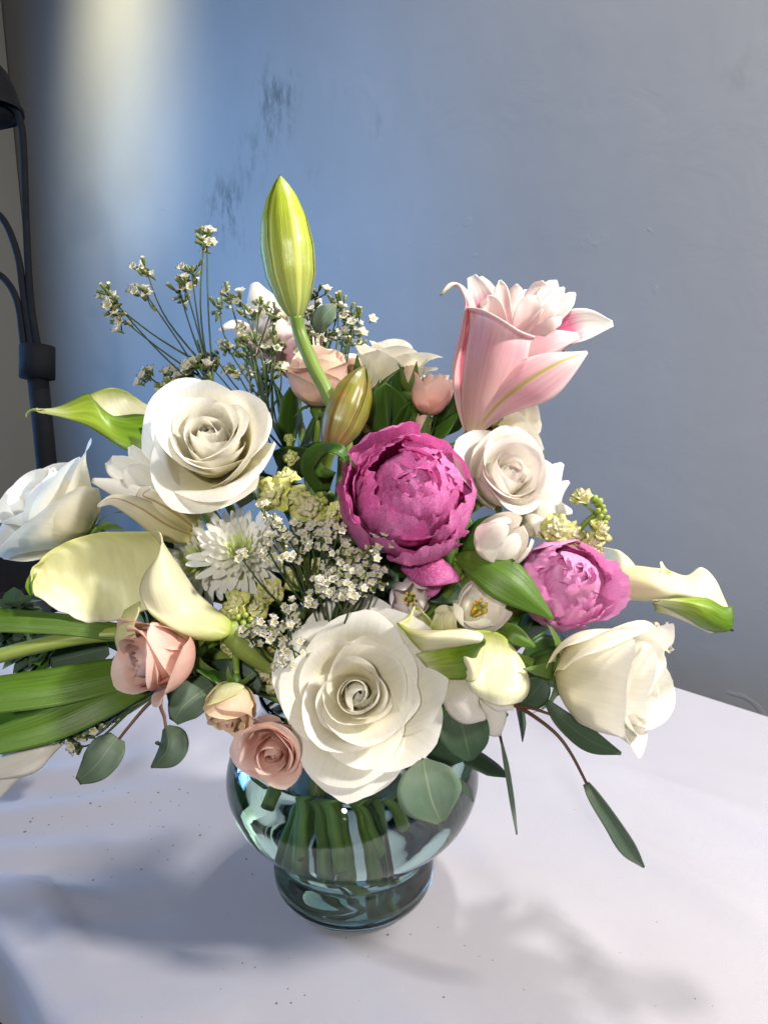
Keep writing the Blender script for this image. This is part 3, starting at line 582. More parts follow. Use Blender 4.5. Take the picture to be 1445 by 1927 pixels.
for (px, py, d, R, ax, lab, sd) in ((774, 714, .465, 30, (.02, 1, .15), 'tiny green rosebud standing above the magenta peony', 31), (794, 806, .46, 30, (.12, 1, .2), 'tiny rosebud tucked under the closed peach bud', 32),
                                    (668, 698, .49, 28, (-.1, 1, .2), 'tiny green rosebud behind the bronze lily bud tip', 33), (710, 742, .485, 28, (.5, .8, .2), 'tiny peach rosebud right of the bronze lily bud', 34)):
    rng = np.random.default_rng(sd); Rm = R*d/F; a_ = cv(*ax); pos = at(px, py, d)-a_*Rm*.9
    rt = thing('tiny_rosebud', lab, 'rosebud', 'rosebuds', pos, a_)
    for i in range(5):
        part('petal', mesh_grid('petal', petal_surf(1.9*Rm, .62*Rm, [(0, 70), (.35, 14), (.75, -14), (1, -24)], .1*Rm, .1*Rm, i*2.4, 9, 10, drop=.3, rmin=.2*Rm)), 'peach_green', rt)
    for i in range(5):
        part('sepal', mesh_grid('sepal', petal_surf(2.3*Rm, .50*Rm, [(0, 84), (.25, 30), (.6, -4), (1, 20+rng.uniform(-15, 40))], .1*Rm, 0, i*1.2566, 7, 12, prof=((0, .8), (.35, 1), (.7, .4), (1, .04)), drop=0, rmin=.5*Rm)), 'sepal', rt)
    part('calyx', mesh_grid('calyx', lath(np.array([(.05, -.5), (.3, -.42), (.62, -.1), (.6, .15), (.05, .2)])*Rm, 16), True), 'sepal', rt)
    stem(rt, pos-a_*Rm*.4, a_, .0016, 'twig')
# ---- peonies
pn = peony('large magenta peony in the middle of the bouquet', 768, 938, .418, 198, (.04, .34, .94), 'peony', 41, 1.1)
peony('lighter pink peony half hidden behind the right tulip leaf', 1056, 1104, .438, 142, (.10, .30, .90), 'peony_light', 42, .4)
blade('petal', pn, [(768, 1050, .418), (806, 1068, .405), (838, 1078, .402), (864, 1090, .404)], [26, 34, 24, 5], 'peony', cup=-.3, ruf=.14, n=24, nu=13, facing=(-.1, .5, 1))
blade('petal', pn, [(800, 1040, .425), (806, 1075, .418), (812, 1100, .418), (806, 1122, .42)], [24, 28, 20, 6], 'peony', cup=.3, ruf=.12, n=24, nu=13)
# ---- tulips
tulip('white_tulip', 'closed white tulip right of the magenta peony', 948, 1014, .404, 72, (.52, .56, .66), 'tulip', 51, -.12, .3)
tulip('white_tulip', 'open white tulip showing yellow stamens above the front calla', 903, 1142, .402, 60, (.22, .45, .86), 'tulip', 52, .62, .8)
tulip('pinkish_tulip', 'pinkish white tulip tucked behind the largest rose', 770, 1126, .415, 54, (-.1, .1, .9), 'tulip_pink', 53, .0, .5, .9)
# ---- chrysanthemums
mum('white chrysanthemum with green heart left of the statice', 452, 1036, .430, 92, (.10, .34, .88), 61)
mum('shaded white chrysanthemum behind the brighter one', 372, 1056, .446, 96, (-.30, .10, .80), 62)
mum('small white chrysanthemum below the cream calla at left', 262, 1190, .445, 62, (-.6, -.25, .5), 63)
# ---- lily buds: three outer tepals closed round three inner ones
def lily_bud(label, base, tip, d, hw, mat, seed, roll, path, r=.0042, stemmat='stem', face=(0, 0, 1)):
    global rng
    rng = np.random.default_rng(seed)
    b, t = at(*base), at(*tip); H = np.linalg.norm(t-b); ax = (t-b)/H; W_ = hw*d/F
    rt = thing('lily_bud', label, 'lily bud', 'lily buds', b, ax, roll)
    def prof(s): return W_*np.interp(s, [0, .04, .12, .3, .5, .7, .85, .95, 1], [.20, .38, .60, .92, 1.0, .86, .58, .27, .05])
    for i in range(6):
        inner = i % 2; v = np.linspace(0, 1, 30); u = np.linspace(-1, 1, 15); U, V = np.meshgrid(u, v)
        half = .60 if inner else .96
        ph = i*math.pi/3 + U*half*(1-.12*V)
        ridge = np.exp(-(U/.22)**2)*(.055 if not inner else .03) - (.10*np.exp(-((np.abs(U)-.93)/.12)**2) if not inner else .09)
        r_ = prof(V)*(1+ridge*np.sin(np.pi*np.clip(V, 0, 1))**.6 + .012*wob(U*2, V*4))*(1.0 if not inner else .955)
        P = np.stack([r_*np.cos(ph), r_*np.sin(ph), V*H*(1 if not inner else .97)], -1)
        part('tepal', mesh_grid('tepal', P), mat, rt)
    tube('tip', [(0, 0, .985*H), (0, 0, 1.012*H)], [.05*W_, .03*W_], 'tip_dark', rt, 8, 3, False)
    tube('stem', np.concatenate([[b+ax*.002], path]), [r, r, r*1.15, r*1.1], stemmat, rt, 10, 44)
    return rt
def to_vase(*pts):
    p = np.array([at(*q) for q in pts]); return np.concatenate([p, stem_path(p[-1], norm(p[-1]-p[-2]))[2:]])
lily_bud('tall yellow green lily bud rising highest above the bouquet', (557, 598, .452), (527, 332, .445), .45, 51, 'bud_green', 71, .95, to_vase((566, 632, .455), (590, 690, .452), (621, 752, .450), (650, 860, .456)))
lily_bud('bronze and green lily bud leaning right above the folded leaf', (618, 852, .440), (686, 690, .452), .446, 42, 'bud_bronze', 72, .35, to_vase((610, 880, .445), (600, 960, .455)))

# ---- double pink lily
g_l = 'lilies'
ly = thing('double_lily', 'open double pink lily with curled tepals at the upper right', 'lily', g_l, at(884, 822, .448), cv(.25, 1, .15))
rng = np.random.default_rng(5)
blade('tepal', ly, [(880, 818, .450), (871, 756, .452), (869, 690, .452), (878, 620, .450), (878, 570, .449), (856, 538, .447), (829, 556, .444)], [5, 15, 19, 15, 15, 11, 2], 'lily_streak', cup=.5, ruf=.05, n=40, facing=[(0, 0, 1), (0, 0, 1), (.1, 0, 1), (.4, .2, 1), (.6, .5, .6), (.1, 1, .5), (-.5, .8, .4)])
patch('tepal', ly, [[(876, 812, .447), (881, 818, .445), (888, 821, .444), (895, 821, .445), (900, 818, .446)], [(868, 756, .446), (884, 752, .437), (902, 756, .432), (922, 768, .434), (946, 776, .440)], [(873, 690, .446), (892, 684, .434), (916, 690, .426), (946, 704, .426), (986, 716, .438)],
                    [(881, 625, .448), (903, 622, .434), (930, 634, .424), (964, 654, .424), (1000, 668, .438)], [(883, 588, .450), (908, 594, .436), (938, 610, .424), (970, 628, .424), (1003, 640, .438)], [(878, 578, .446), (908, 583, .428), (944, 602, .417), (976, 622, .418), (1006, 634, .434)]], 'lily_out', 26, 40)
blade('tepal', ly, [(888, 821, .446), (930, 768, .432), (985, 722, .422), (1046, 685, .420), (1104, 662, .426)], [5, 30, 46, 47, 32, 3], 'lily_rib', cup=-.55, ruf=.05, n=40, nu=17, hw2=[5, 24, 38, 48, 34, 3], facing=[(0, 0, 1), (0, -.1, 1), (-.05, .15, 1), (-.05, .3, 1), (0, .5, 1)])
blade('tepal', ly, [(985, 700, .455), (1040, 640, .458), (1090, 618, .456), (1153, 610, .452)], [22, 32, 40, 34, 6], 'lily_blotch', cup=.35, ruf=.05, n=30, nu=13, facing=(-.2, .45, 1))
blade('tepal', ly, [(945, 700, .44), (985, 655, .436), (1035, 635, .436), (1088, 630, .440)], [20, 34, 28, 8], 'lily_out', cup=-.4, ruf=.05, n=28, nu=13, facing=(-.1, .5, 1))
blade('tepal', ly, [(925, 700, .462), (915, 620, .466), (902, 560, .466), (886, 520, .462)], [20, 28, 26, 9], 'lily_blotch', cup=.3, ruf=.06, n=28, nu=13)
blade('tepal', ly, [(905, 800, .462), (960, 740, .47), (1010, 680, .472), (1050, 630, .47)], [8, 40, 44, 20], 'lily_out', cup=.4, n=26, nu=13)
inner = [((940, 527), 15, .452), ((972, 534), 17, .456), ((1021, 528), 24, .458), ((1047, 528), 22, .462), ((1061, 541), 18, .456), ((1082, 552), 17, .450), ((1050, 567), 16, .438), ((1008, 557), 24, .440), ((1056, 597), 14, .434), ((918, 556), 20, .440), ((905, 520), 20, .47), ((990, 545), 20, .47)]
for (tx, ty), h, dd in inner:
    bx, by = 962+(tx-980)*.16, 650
    blade('inner_petal', ly, [(bx, by, .448), (lerp(bx, tx, .45)+(tx-980)*.05, lerp(by, ty, .5), lerp(.444, dd, .6)), (lerp(bx, tx, .85), lerp(by, ty, .85), dd), (tx, ty, dd+.004*rng.normal())], [h*.5, h*.95, h*.85, 2], 'lily_in', cup=rng.choice([.3, -.25, .4]), ruf=.13, n=24, nu=11, facing=((tx-980)/300., .25, 1), roll=rng.uniform(-16, 16))
tube('stem', to_vase((885, 818, .448), (872, 850, .45), (850, 910, .46)), [.0042, .004, .004], 'stem', ly, 10, 40)

# ---- pale lily behind the statice
lp = thing('pale_lily', 'pale pink lily partly hidden behind the statice and tall bud', 'lily', g_l, at(545, 730, .54), cv(-.1, 1, .1))
for sp, h, mt, fc in (([(560, 690, .54), (520, 620, .535), (492, 565, .535), (478, 532, .545)], [16, 34, 30, 8], 'lily_white', (.1, 0, 1)), ([(560, 700, .53), (530, 650, .515), (515, 612, .515), (508, 590, .52)], [14, 30, 26, 10], 'lily_in', (0, 0, 1)),
                      ([(550, 700, .53), (490, 650, .52), (445, 608, .515), (412, 622, .51)], [14, 20, 16, 3], 'lily_in', (0, .7, 1)), ([(560, 690, .53), (552, 640, .518), (540, 600, .53), (560, 560, .545)], [16, 34, 30, 6], 'lily_cream', (0, 0, 1)),
                      ([(565, 710, .54), (580, 640, .55), (590, 590, .555), (600, 560, .555)], [14, 26, 20, 5], 'lily_white', (0, 0, 1)), ([(555, 740, .53), (560, 690, .52), (545, 650, .515), (548, 622, .52)], [10, 24, 26, 8], 'lily_out', (0, 0, 1))):
    blade('tepal', lp, sp, h, mt, cup=-.4, ruf=.06, n=26, nu=13, facing=fc)
tube('stem', to_vase((556, 730, .535), (560, 790, .52), (580, 880, .50)), [.004], 'stem', lp, 8, 36)

# ---- cream lily at the left
lc = thing('cream_lily', 'cream lily with brown midribs between the two left white roses', 'lily', g_l, at(368, 1015, .452), cv(-1, .2, .2))
for sp, h, mt, fc, cp in (([(372, 1012, .448), (318, 990, .432), (262, 955, .424), (215, 938, .428), (184, 952, .428)], [10, 26, 22, 13, 3], 'lily_cream', (0, .5, 1), -.5),
                          ([(368, 995, .446), (330, 965, .434), (296, 945, .430), (270, 932, .436), (286, 918, .436)], [22, 38, 28, 18, 4], 'lily_cream', (-.1, .2, 1), -.4),
                          ([(350, 960, .450), (285, 935, .446), (225, 915, .445), (174, 903, .444)], [14, 24, 20, 5], 'lily_white', (0, .6, 1), -.4),
                          ([(350, 960, .456), (290, 920, .452), (258, 895, .45), (240, 880, .45)], [16, 32, 28, 10], 'lily_white', (0, .3, 1), .35),
                          ([(340, 950, .462), (270, 905, .462), (225, 880, .462), (206, 866, .462)], [16, 26, 24, 10], 'lily_white', (.1, .3, 1), .35),
                          ([(330, 950, .466), (280, 885, .466), (258, 858, .466), (246, 840, .466)], [14, 20, 15, 5], 'lily_white', (0, 0, 1), .3)):
    blade('tepal', lc, sp, h, mt, cup=cp, ruf=.04, n=28, nu=13, facing=fc)
tube('stem', to_vase((366, 1012, .450), (400, 1040, .455), (470, 1100, .455)), [.004], 'stem', lc, 8, 36)

# ---- white lily right of the blush rose
lw = thing('white_lily', 'white lily with pointed petals behind the blush rose', 'lily', g_l, at(1000, 985, .468), cv(.6, .4, .2))
for sp, h, fc in (([(985, 980, .462), (1015, 930, .462), (1036, 895, .464), (1058, 872, .466)], [20, 36, 24, 4], (-.2, .2, 1)), ([(990, 985, .458), (1025, 945, .456), (1048, 920, .458), (1070, 906, .462)], [18, 28, 16, 3], (0, .4, 1)),
                  ([(990, 990, .452), (1020, 965, .448), (1048, 955, .45), (1076, 962, .456)], [18, 28, 22, 5], (0, .5, 1)), ([(985, 970, .47), (1010, 915, .474), (1020, 885, .474), (1030, 868, .474)], [16, 28, 22, 8], (0, .2, 1)),
                  ([(985, 1000, .448), (1000, 985, .444), (1022, 985, .444), (1045, 992, .45)], [16, 24, 20, 6], (0, .6, 1))):
    blade('tepal', lw, sp, h, 'lily_white', cup=-.35, ruf=.06, n=24, nu=13, facing=fc)
tube('stem', to_vase((990, 985, .462), (960, 1010, .462), (900, 1080, .46)), [.0036], 'stem', lw, 8, 36)

# ---- calla lilies
g_c = 'calla lilies'
ca = thing('calla_lily', 'large cream calla lily opening to the left above the tulip leaves', 'calla lily', g_c, at(424, 1196, .408), cv(-1, .25, .2))
# inside of the wide blade
patch('spathe', ca, [[(285, 1000, .418), (180, 1004, .424), (105, 1030, .424), (64, 1068, .418), (60, 1092, .414)],
                     [(305, 1028, .424), (210, 1030, .426), (130, 1040, .424), (70, 1066, .424), (59, 1098, .414)],
                     [(310, 1080, .430), (220, 1085, .430), (140, 1085, .426), (78, 1084, .424), (60, 1108, .412)],
                     [(310, 1130, .430), (225, 1140, .428), (150, 1130, .420), (90, 1110, .418), (66, 1120, .410)],
                     [(285, 1145, .428), (215, 1168, .424), (165, 1170, .412), (115, 1150, .406), (76, 1124, .406)]], 'calla_yellow', 60, 30, wav=.0006)
# tube and the front lip folded over
patch('throat', ca, [[(282, 1000, .418), (296, 998, .410), (305, 1012, .404), (302, 1040, .402), (296, 1052, .404)],
                     [(300, 1020, .424), (312, 1030, .408), (308, 1052, .400), (288, 1070, .396), (276, 1076, .400)],
                     [(330, 1060, .428), (338, 1070, .412), (325, 1095, .398), (290, 1108, .392), (264, 1108, .396)],
                     [(366, 1110, .426), (372, 1120, .412), (350, 1150, .398), (310, 1155, .394), (270, 1135, .394)],
                     [(395, 1138, .424), (405, 1150, .410), (390, 1180, .398), (345, 1190, .394), (290, 1160, .394)],
                     [(422, 1158, .420), (436, 1172, .410), (430, 1195, .402), (400, 1206, .400), (345, 1200, .400)]], 'calla_tube', 24, 30)
patch('lip', ca, [[(264, 1132, .397), (250, 1140, .404), (236, 1148, .410)], [(262, 1150, .394), (244, 1160, .400), (226, 1172, .408)], [(254, 1180, .396), (236, 1190, .400), (217, 1196, .406)], [(262, 1215, .402), (240, 1222, .404), (222, 1222, .408)], [(270, 1250, .410), (250, 1246, .410), (236, 1240, .412)]], 'calla_yellow', 12, 20)
blade('spathe_tip', ca, [(66, 1080, .420), (60, 1092, .416), (57, 1104, .412), (60, 1120, .409)], [6, 7, 7, 3], 'calla_green', cup=.5)
tube('stem', to_vase((428, 1180, .408), (445, 1205, .414), (490, 1240, .422)), [.0062, .006, .0055], 'stem_pale', ca, 12, 40)
cb = thing('calla_lily', 'green backed calla lily with a curled tip pointing at the lamp', 'calla lily', g_c, at(300, 870, .50), cv(-1, .4, .1))
patch('spathe', cb, [[(62, 772, .486), (80, 770, .486), (75, 776, .486), (66, 773, .486)],
                     [(110, 766, .492), (125, 772, .486), (125, 786, .482), (110, 780, .486)],
                     [(160, 742, .500), (175, 762, .488), (176, 802, .480), (160, 798, .486)],
                     [(172, 748, .502), (205, 790, .486), (228, 838, .480), (205, 826, .488)],
                     [(204, 782, .500), (250, 800, .486), (272, 858, .484), (250, 850, .492)],
                     [(262, 780, .498), (300, 800, .488), (318, 880, .486), (300, 870, .494)],
                     [(320, 790, .50), (345, 830, .49), (345, 890, .490), (330, 885, .496)]], 'calla_green', 18, 34)
patch('inner_spathe', cb, [[(166, 744, .503), (205, 730, .512), (235, 735, .520), (258, 750, .522)], [(178, 764, .500), (212, 752, .512), (240, 752, .520), (270, 758, .520)], [(196, 786, .498), (228, 778, .508), (256, 772, .515), (290, 768, .518)], [(216, 798, .496), (250, 796, .502), (285, 790, .508), (320, 780, .512)], [(225, 806, .496), (270, 812, .500), (310, 810, .504), (345, 800, .506)]], 'calla', 18, 20)
tube('tip', [at(72, 771, .486), at(60, 772, .486), at(51, 778, .486), at(50, 786, .486)], [.0012, .0007, .0004], 'stem_pale', cb, 8, 12)
tube('stem', to_vase((318, 872, .492), (360, 920, .49), (450, 1040, .48)), [.0055], 'stem_pale', cb, 10, 36)
cc = thing('calla_lily', 'white calla lily with green underside reaching far right', 'calla lily', g_c, at(1100, 1100, .488), cv(1, -.2, .1))
patch('spathe', cc, [[(1090, 1060, .495), (1100, 1052, .497), (1110, 1062, .488), (1118, 1082, .482), (1118, 1105, .480), (1100, 1118, .486)],
                     [(1140, 1062, .474), (1150, 1062, .472), (1160, 1072, .462), (1165, 1090, .454), (1162, 1116, .454), (1150, 1126, .460)],
                     [(1210, 1068, .460), (1215, 1068, .456), (1218, 1078, .445), (1220, 1098, .436), (1218, 1120, .436), (1210, 1130, .445)],
                     [(1250, 1072, .456), (1256, 1080, .450), (1258, 1090, .440), (1256, 1108, .430), (1248, 1124, .432), (1230, 1132, .442)],
                     [(1290, 1084, .454), (1292, 1090, .448), (1290, 1100, .440), (1285, 1112, .434), (1276, 1122, .434), (1250, 1134, .446)],
                     [(1318, 1068, .456), (1330, 1082, .448), (1330, 1102, .440), (1320, 1118, .434), (1305, 1130, .434), (1270, 1142, .448)],
                     [(1344, 1090, .450), (1352, 1112, .444), (1352, 1128, .438), (1342, 1142, .434), (1325, 1150, .434), (1300, 1158, .446)],
                     [(1362, 1130, .444), (1368, 1142, .440), (1368, 1152, .436), (1360, 1164, .433), (1345, 1172, .434), (1325, 1176, .442)]], 'calla_white', 26, 34)
patch('green_underside', cc, [[(1222, 1130, .431), (1250, 1130, .430), (1232, 1134, .434), (1228, 1134, .440)], [(1280, 1126, .430), (1300, 1136, .426), (1290, 1146, .430), (1250, 1142, .440)], [(1328, 1126, .433), (1334, 1146, .427), (1322, 1166, .428), (1290, 1162, .438)],
                              [(1360, 1142, .434), (1360, 1162, .429), (1345, 1182, .430), (1318, 1180, .438)], [(1376, 1140, .436), (1379, 1165, .432), (1372, 1186, .430), (1345, 1190, .434)]], 'calla_green', 16, 22)
patch('lower_lip', cc, [[(1228, 1136, .442), (1232, 1142, .446), (1230, 1150, .452)], [(1262, 1142, .438), (1270, 1150, .440), (1262, 1158, .446)], [(1306, 1160, .436), (1310, 1166, .438), (1300, 1174, .444)], [(1345, 1188, .434), (1340, 1190, .436), (1335, 1190, .440)]], 'calla', 10, 16)
blade('lip_point', cc, [(1252, 1082, .446), (1247, 1070, .447), (1243, 1057, .449)], [12, 5, 2], 'calla_white', n=12, cup=.3)
tube('tip', [at(1374, 1184, .431), at(1379, 1187, .431)], [.0012, .0006], 'tip_dark', cc, 8, 4)
patch('back_spathe', cc, [[(1085, 1070, .502), (1085, 1050, .504), (1090, 1038, .506)], [(1130, 1068, .484), (1128, 1042, .488), (1122, 1030, .490)], [(1170, 1072, .460), (1168, 1048, .468), (1158, 1034, .474)], [(1200, 1076, .458), (1192, 1062, .464), (1180, 1048, .472)]], 'calla_white', 12, 16)
tube('stem', to_vase((1102, 1090, .488), (1060, 1110, .485), (960, 1150, .46)), [.0055], 'stem_pale', cc, 10, 36)
cf = thing('calla_lily', 'cream calla lily with rolled green edge right of the largest rose', 'calla lily', g_c, at(800, 1290, .41), cv(.3, .6, .8))
patch('spathe', cf, [[(880, 1190, .388), (900, 1186, .392), (935, 1190, .398), (955, 1205, .404), (968, 1225, .410)],
                     [(880, 1212, .386), (905, 1215, .396), (940, 1220, .402), (970, 1232, .404), (985, 1250, .408)],
                     [(876, 1250, .388), (905, 1255, .396), (940, 1258, .398), (975, 1268, .398), (996, 1284, .404)],
                     [(882, 1285, .390), (908, 1295, .390), (940, 1300, .388), (972, 1302, .390), (992, 1306, .398)],
                     [(888, 1300, .392), (912, 1318, .390), (938, 1328, .388), (960, 1326, .390), (980, 1320, .396)]], 'calla', 26, 26)
patch('throat', cf, [[(748, 1172, .398), (770, 1160, .404), (782, 1138, .410), (796, 1152, .412), (808, 1164, .410)],
                     [(754, 1186, .396), (776, 1180, .412), (792, 1168, .422), (806, 1172, .420), (816, 1178, .412)],
                     [(770, 1198, .394), (790, 1192, .412), (806, 1186, .424), (816, 1184, .420), (826, 1188, .410)]], 'calla_yellow', 18, 14)
patch('rolled_edge', cf, [[(747, 1172, .398), (762, 1190, .392), (775, 1206, .390), (790, 1222, .396)], [(776, 1184, .398), (790, 1192, .386), (795, 1206, .383), (800, 1226, .392)], [(820, 1186, .398), (828, 1192, .382), (832, 1206, .379), (836, 1220, .388)],
                          [(866, 1184, .394), (872, 1192, .379), (872, 1205, .376), (862, 1216, .384)], [(900, 1190, .388), (908, 1196, .379), (906, 1206, .376), (890, 1212, .382)]], 'calla', 18, 26)
patch('green_back', cf, [[(782, 1232, .396), (790, 1240, .398), (800, 1252, .402), (820, 1272, .408)], [(830, 1216, .390), (838, 1230, .388), (845, 1250, .389), (850, 1278, .398)], [(868, 1208, .385), (872, 1222, .382), (878, 1245, .384), (880, 1276, .394)], [(908, 1198, .378), (914, 1208, .377), (900, 1226, .384), (884, 1270, .390)]], 'calla_green', 18, 22)
patch('inner_fold', cf, [[(852, 1222, .388), (870, 1226, .384), (892, 1222, .386), (912, 1216, .390)], [(868, 1236, .384), (880, 1240, .382), (896, 1240, .386), (908, 1238, .390)], [(880, 1262, .385), (888, 1262, .384), (896, 1262, .388), (904, 1258, .392)], [(876, 1280, .390), (886, 1282, .388), (893, 1280, .390), (898, 1276, .394)]], 'calla_white', 14, 16)
blade('side_lobe', cf, [(822, 1190, .408), (836, 1164, .408), (834, 1150, .412), (818, 1152, .416)], [18, 20, 12, 4], 'calla', cup=.4, n=18)
blade('side_lobe', cf, [(850, 1186, .404), (846, 1168, .404), (852, 1150, .406), (842, 1146, .412)], [10, 12, 8, 4], 'calla_white', cup=.5, n=18)
tube('stem', to_vase((830, 1262, .405), (800, 1290, .42), (770, 1330, .44)), [.006], 'stem_pale', cf, 10, 30)
# ---- pale tulip petals below the front calla
tl = thing('white_tulip', 'drooping white tulip hanging below the front calla', 'tulip', 'white tulips', at(870, 1270, .41), cv(.2, -1, .2))
for sp, h, fc in (([(850, 1270, .408), (862, 1310, .396), (884, 1340, .394), (914, 1352, .398)], [26, 34, 30, 4], (-.2, .1, 1)), ([(905, 1290, .41), (926, 1325, .405), (935, 1352, .405), (932, 1386, .408)], [18, 22, 20, 10], (.1, 0, 1)), ([(900, 1290, .40), (935, 1318, .398), (952, 1326, .40), (966, 1334, .40)], [14, 18, 12, 3], (0, .3, 1)),
                  ([(865, 1280, .418), (880, 1320, .42), (900, 1345, .42), (918, 1372, .42)], [20, 28, 24, 6], (0, 0, 1))):
    blade('petal', tl, sp, h, 'tulip', cup=-.35, n=22, nu=11, facing=fc)
tube('stem', to_vase((868, 1268, .412), (850, 1235, .425), (800, 1240, .45)), [.003], 'stem_pale', tl, 8, 30)
tw = thing('white_tulip', 'white tulip hanging over the tablecloth at the lower left edge', 'tulip', 'white tulips', at(125, 1388, .42), cv(-1, -.3, .1))
for sp, h, fc in (([(128, 1384, .420), (85, 1402, .412), (40, 1426, .410), (-30, 1452, .412)], [6, 24, 34, 18], (0, .3, 1)), ([(120, 1390, .424), (60, 1420, .424), (10, 1450, .424), (-20, 1500, .424)], [6, 20, 28, 16], (-.3, .3, 1)), ([(118, 1392, .428), (50, 1400, .430), (0, 1410, .430), (-50, 1420, .430)], [6, 26, 34, 16], (0, .5, 1))):
    blade('petal', tw, sp, h, 'tulip', cup=-.45, n=22, nu=11, facing=fc)
tube('stem', to_vase((124, 1388, .421), (230, 1340, .425), (380, 1270, .44)), [.003], 'stem_pale', tw, 8, 34)
# ================================================================== FOLIAGE AND FILLERS
def leaf_thing(name, label, cat, group, spine, hw, mat, stempts=None, stemr=.002, stemmat='stem', **kw):
    rt = thing(name, label, cat, group, at(*spine[0]), (0, 0, 1))
    blade('blade', rt, spine, hw, mat, **kw)
    if stempts is not None: tube('stem', stempts, [stemr], stemmat, rt, 8, 30)
    return rt
g_t = 'tulip leaves'
leaf_thing('tulip_leaf', 'long tulip leaf crossing in front of the lighter pink peony', 'leaf', g_t, [(858, 1046, .412), (905, 1062, .398), (965, 1100, .392), (1042, 1166, .396)], [10, 34, 40, 2], 'tulip_leaf', to_vase((862, 1048, .412), (850, 1100, .43)), .003, fold=-.35, cup=.1, facing=(-.15, .35, 1), n=32)
leaf_thing('tulip_leaf', 'short pointed tulip leaf left of the right white rose', 'leaf', g_t, [(936, 1180, .41), (960, 1190, .403), (982, 1203, .402), (1007, 1218, .404)], [14, 18, 15, 2], 'tulip_leaf', to_vase((938, 1182, .41), (900, 1230, .43)), .003, fold=-.3, facing=(-.1, .3, 1))
leaf_thing('tulip_leaf', 'folded green leaf with drooping tip between bronze bud and magenta peony', 'leaf', g_t, [(606, 924, .432), (600, 880, .424), (610, 858, .410), (635, 848, .400), (668, 882, .398)], [14, 34, 30, 18, 2], 'green_leaf', to_vase((606, 926, .432), (600, 980, .45)), .003, cup=.2, facing=[(0, 0, 1), (0, 0, 1), (0, .6, 1), (0, 1, .6), (.2, .8, .5)], n=32)
for lab, sp, h, fc, rl in (('broad tulip leaf topmost of the left bundle below the cream calla', [(310, 1188, .425), (210, 1186, .418), (110, 1172, .414), (-40, 1160, .412)], [14, 20, 24, 26], (.05, .9, .8), 0),
                       ('bright tulip leaf second from the top of the left bundle', [(330, 1210, .43), (240, 1196, .420), (120, 1180, .408), (-40, 1172, .402)], [10, 14, 15, 16], (0, .4, 1), 0),
                       ('widest tulip leaf in the middle of the left bundle', [(300, 1254, .425), (210, 1270, .412), (100, 1292, .402), (-40, 1310, .396)], [20, 34, 38, 36], (.1, .6, 1), 0),
                       ('lowest tulip leaf of the left bundle angled above the tablecloth', [(320, 1258, .43), (215, 1306, .408), (100, 1360, .398), (-40, 1404, .392)], [18, 34, 34, 24], (.2, .5, 1), 0),
                       ('dark tulip leaf behind the left bundle', [(300, 1240, .45), (190, 1300, .44), (90, 1350, .43), (-40, 1372, .43)], [20, 40, 46, 40], (.1, .5, 1), 0)):
    leaf_thing('tulip_leaf', lab, 'leaf', g_t, sp, h, 'tulip_leaf' if 'dark' not in lab else 'green_leaf', to_vase(sp[0], (400, 1262, .44)), .003, fold=-.22, cup=.12, facing=fc, n=34, nu=11)
rt = thing('cut_flower', 'smooth pale green flower stem running out of frame at left', 'flower', None, at(-60, 1250, .415))
tube('stem', to_vase((-60, 1252, .408), (60, 1218, .412), (200, 1194, .418), (330, 1200, .43), (430, 1240, .45)), [.0042, .0042, .004], 'stem_pale', rt, 12, 44)
rng = np.random.default_rng(77)
# eucalyptus
g_e = 'eucalyptus sprigs'
def euc(label, twig, leaves, mat='euc', r=.0011, tm='twig', tovase=None):
    rt = thing('eucalyptus_sprig', label, 'eucalyptus', g_e, at(*twig[-1]), (0, 0, 1))
    pts = np.array([at(*p) for p in twig])[::-1]
    if tovase: pts = to_vase(*[tuple(p) for p in twig])
    tube('twig', pts, [r*.7, r, r*1.3, r*1.4] if tovase else [r*1.3, r*.8], tm, rt, 8, 44)
    for sp, h, fc, *rest in leaves:
        k = rest[0] if rest else {}
        kw = dict(cup=.12, facing=fc, n=26, nu=11, ruf=.03); kw.update({q: v for q, v in k.items() if q != 'mat'})
        blade('leaf', rt, sp, h, k.get('mat', mat), **kw)
    return rt
euc('eucalyptus sprig with one large round leaf hanging over the vase shoulder', [(796, 1432, .393), (792, 1412, .408), (780, 1375, .432)], [([(796, 1430, .391), (802, 1460, .386), (812, 1505, .384), (830, 1549, .386)], [10, 52, 58, 8], (0, .1, 1)), ([(858, 1466, .40), (876, 1484, .402), (890, 1508, .404)], [4, 9, 2], (-.6, .2, 1))], tovase=1)
euc('eucalyptus sprig with a dark round leaf under the front calla', [(866, 1322, .402), (850, 1300, .41), (820, 1270, .43)], [([(862, 1326, .404), (868, 1360, .402), (878, 1400, .401), (884, 1432, .402)], [16, 46, 42, 6], (0, .1, 1), dict(mat='euc_dark'))], tovase=1)
euc('reddish eucalyptus twig bending down to a narrow leaf at the right', [(1104, 1476, .395), (1075, 1420, .398), (1045, 1380, .402), (1000, 1345, .41), (965, 1325, .42), (900, 1280, .44)],
    [([(1102, 1474, .395), (1118, 1500, .392), (1150, 1548, .390), (1180, 1595, .390), (1211, 1632, .392)], [6, 12, 15, 16, 2], (-.2, .1, 1), dict(cup=.3))], tovase=1)
euc('eucalyptus sprig with a long dark leaf under the right white rose', [(1034, 1344, .405), (1005, 1334, .41), (960, 1322, .42), (900, 1280, .44)],
    [([(1028, 1320, .412), (1060, 1356, .408), (1110, 1394, .408), (1168, 1418, .410)], [6, 18, 22, 3], (-.1, .5, 1), dict(mat='euc_dark')), ([(975, 1328, .418), (998, 1310, .415), (1015, 1290, .414), (1024, 1276, .414)], [8, 28, 24, 8], (0, .2, 1), dict(mat='euc_dark'))], tovase=1)
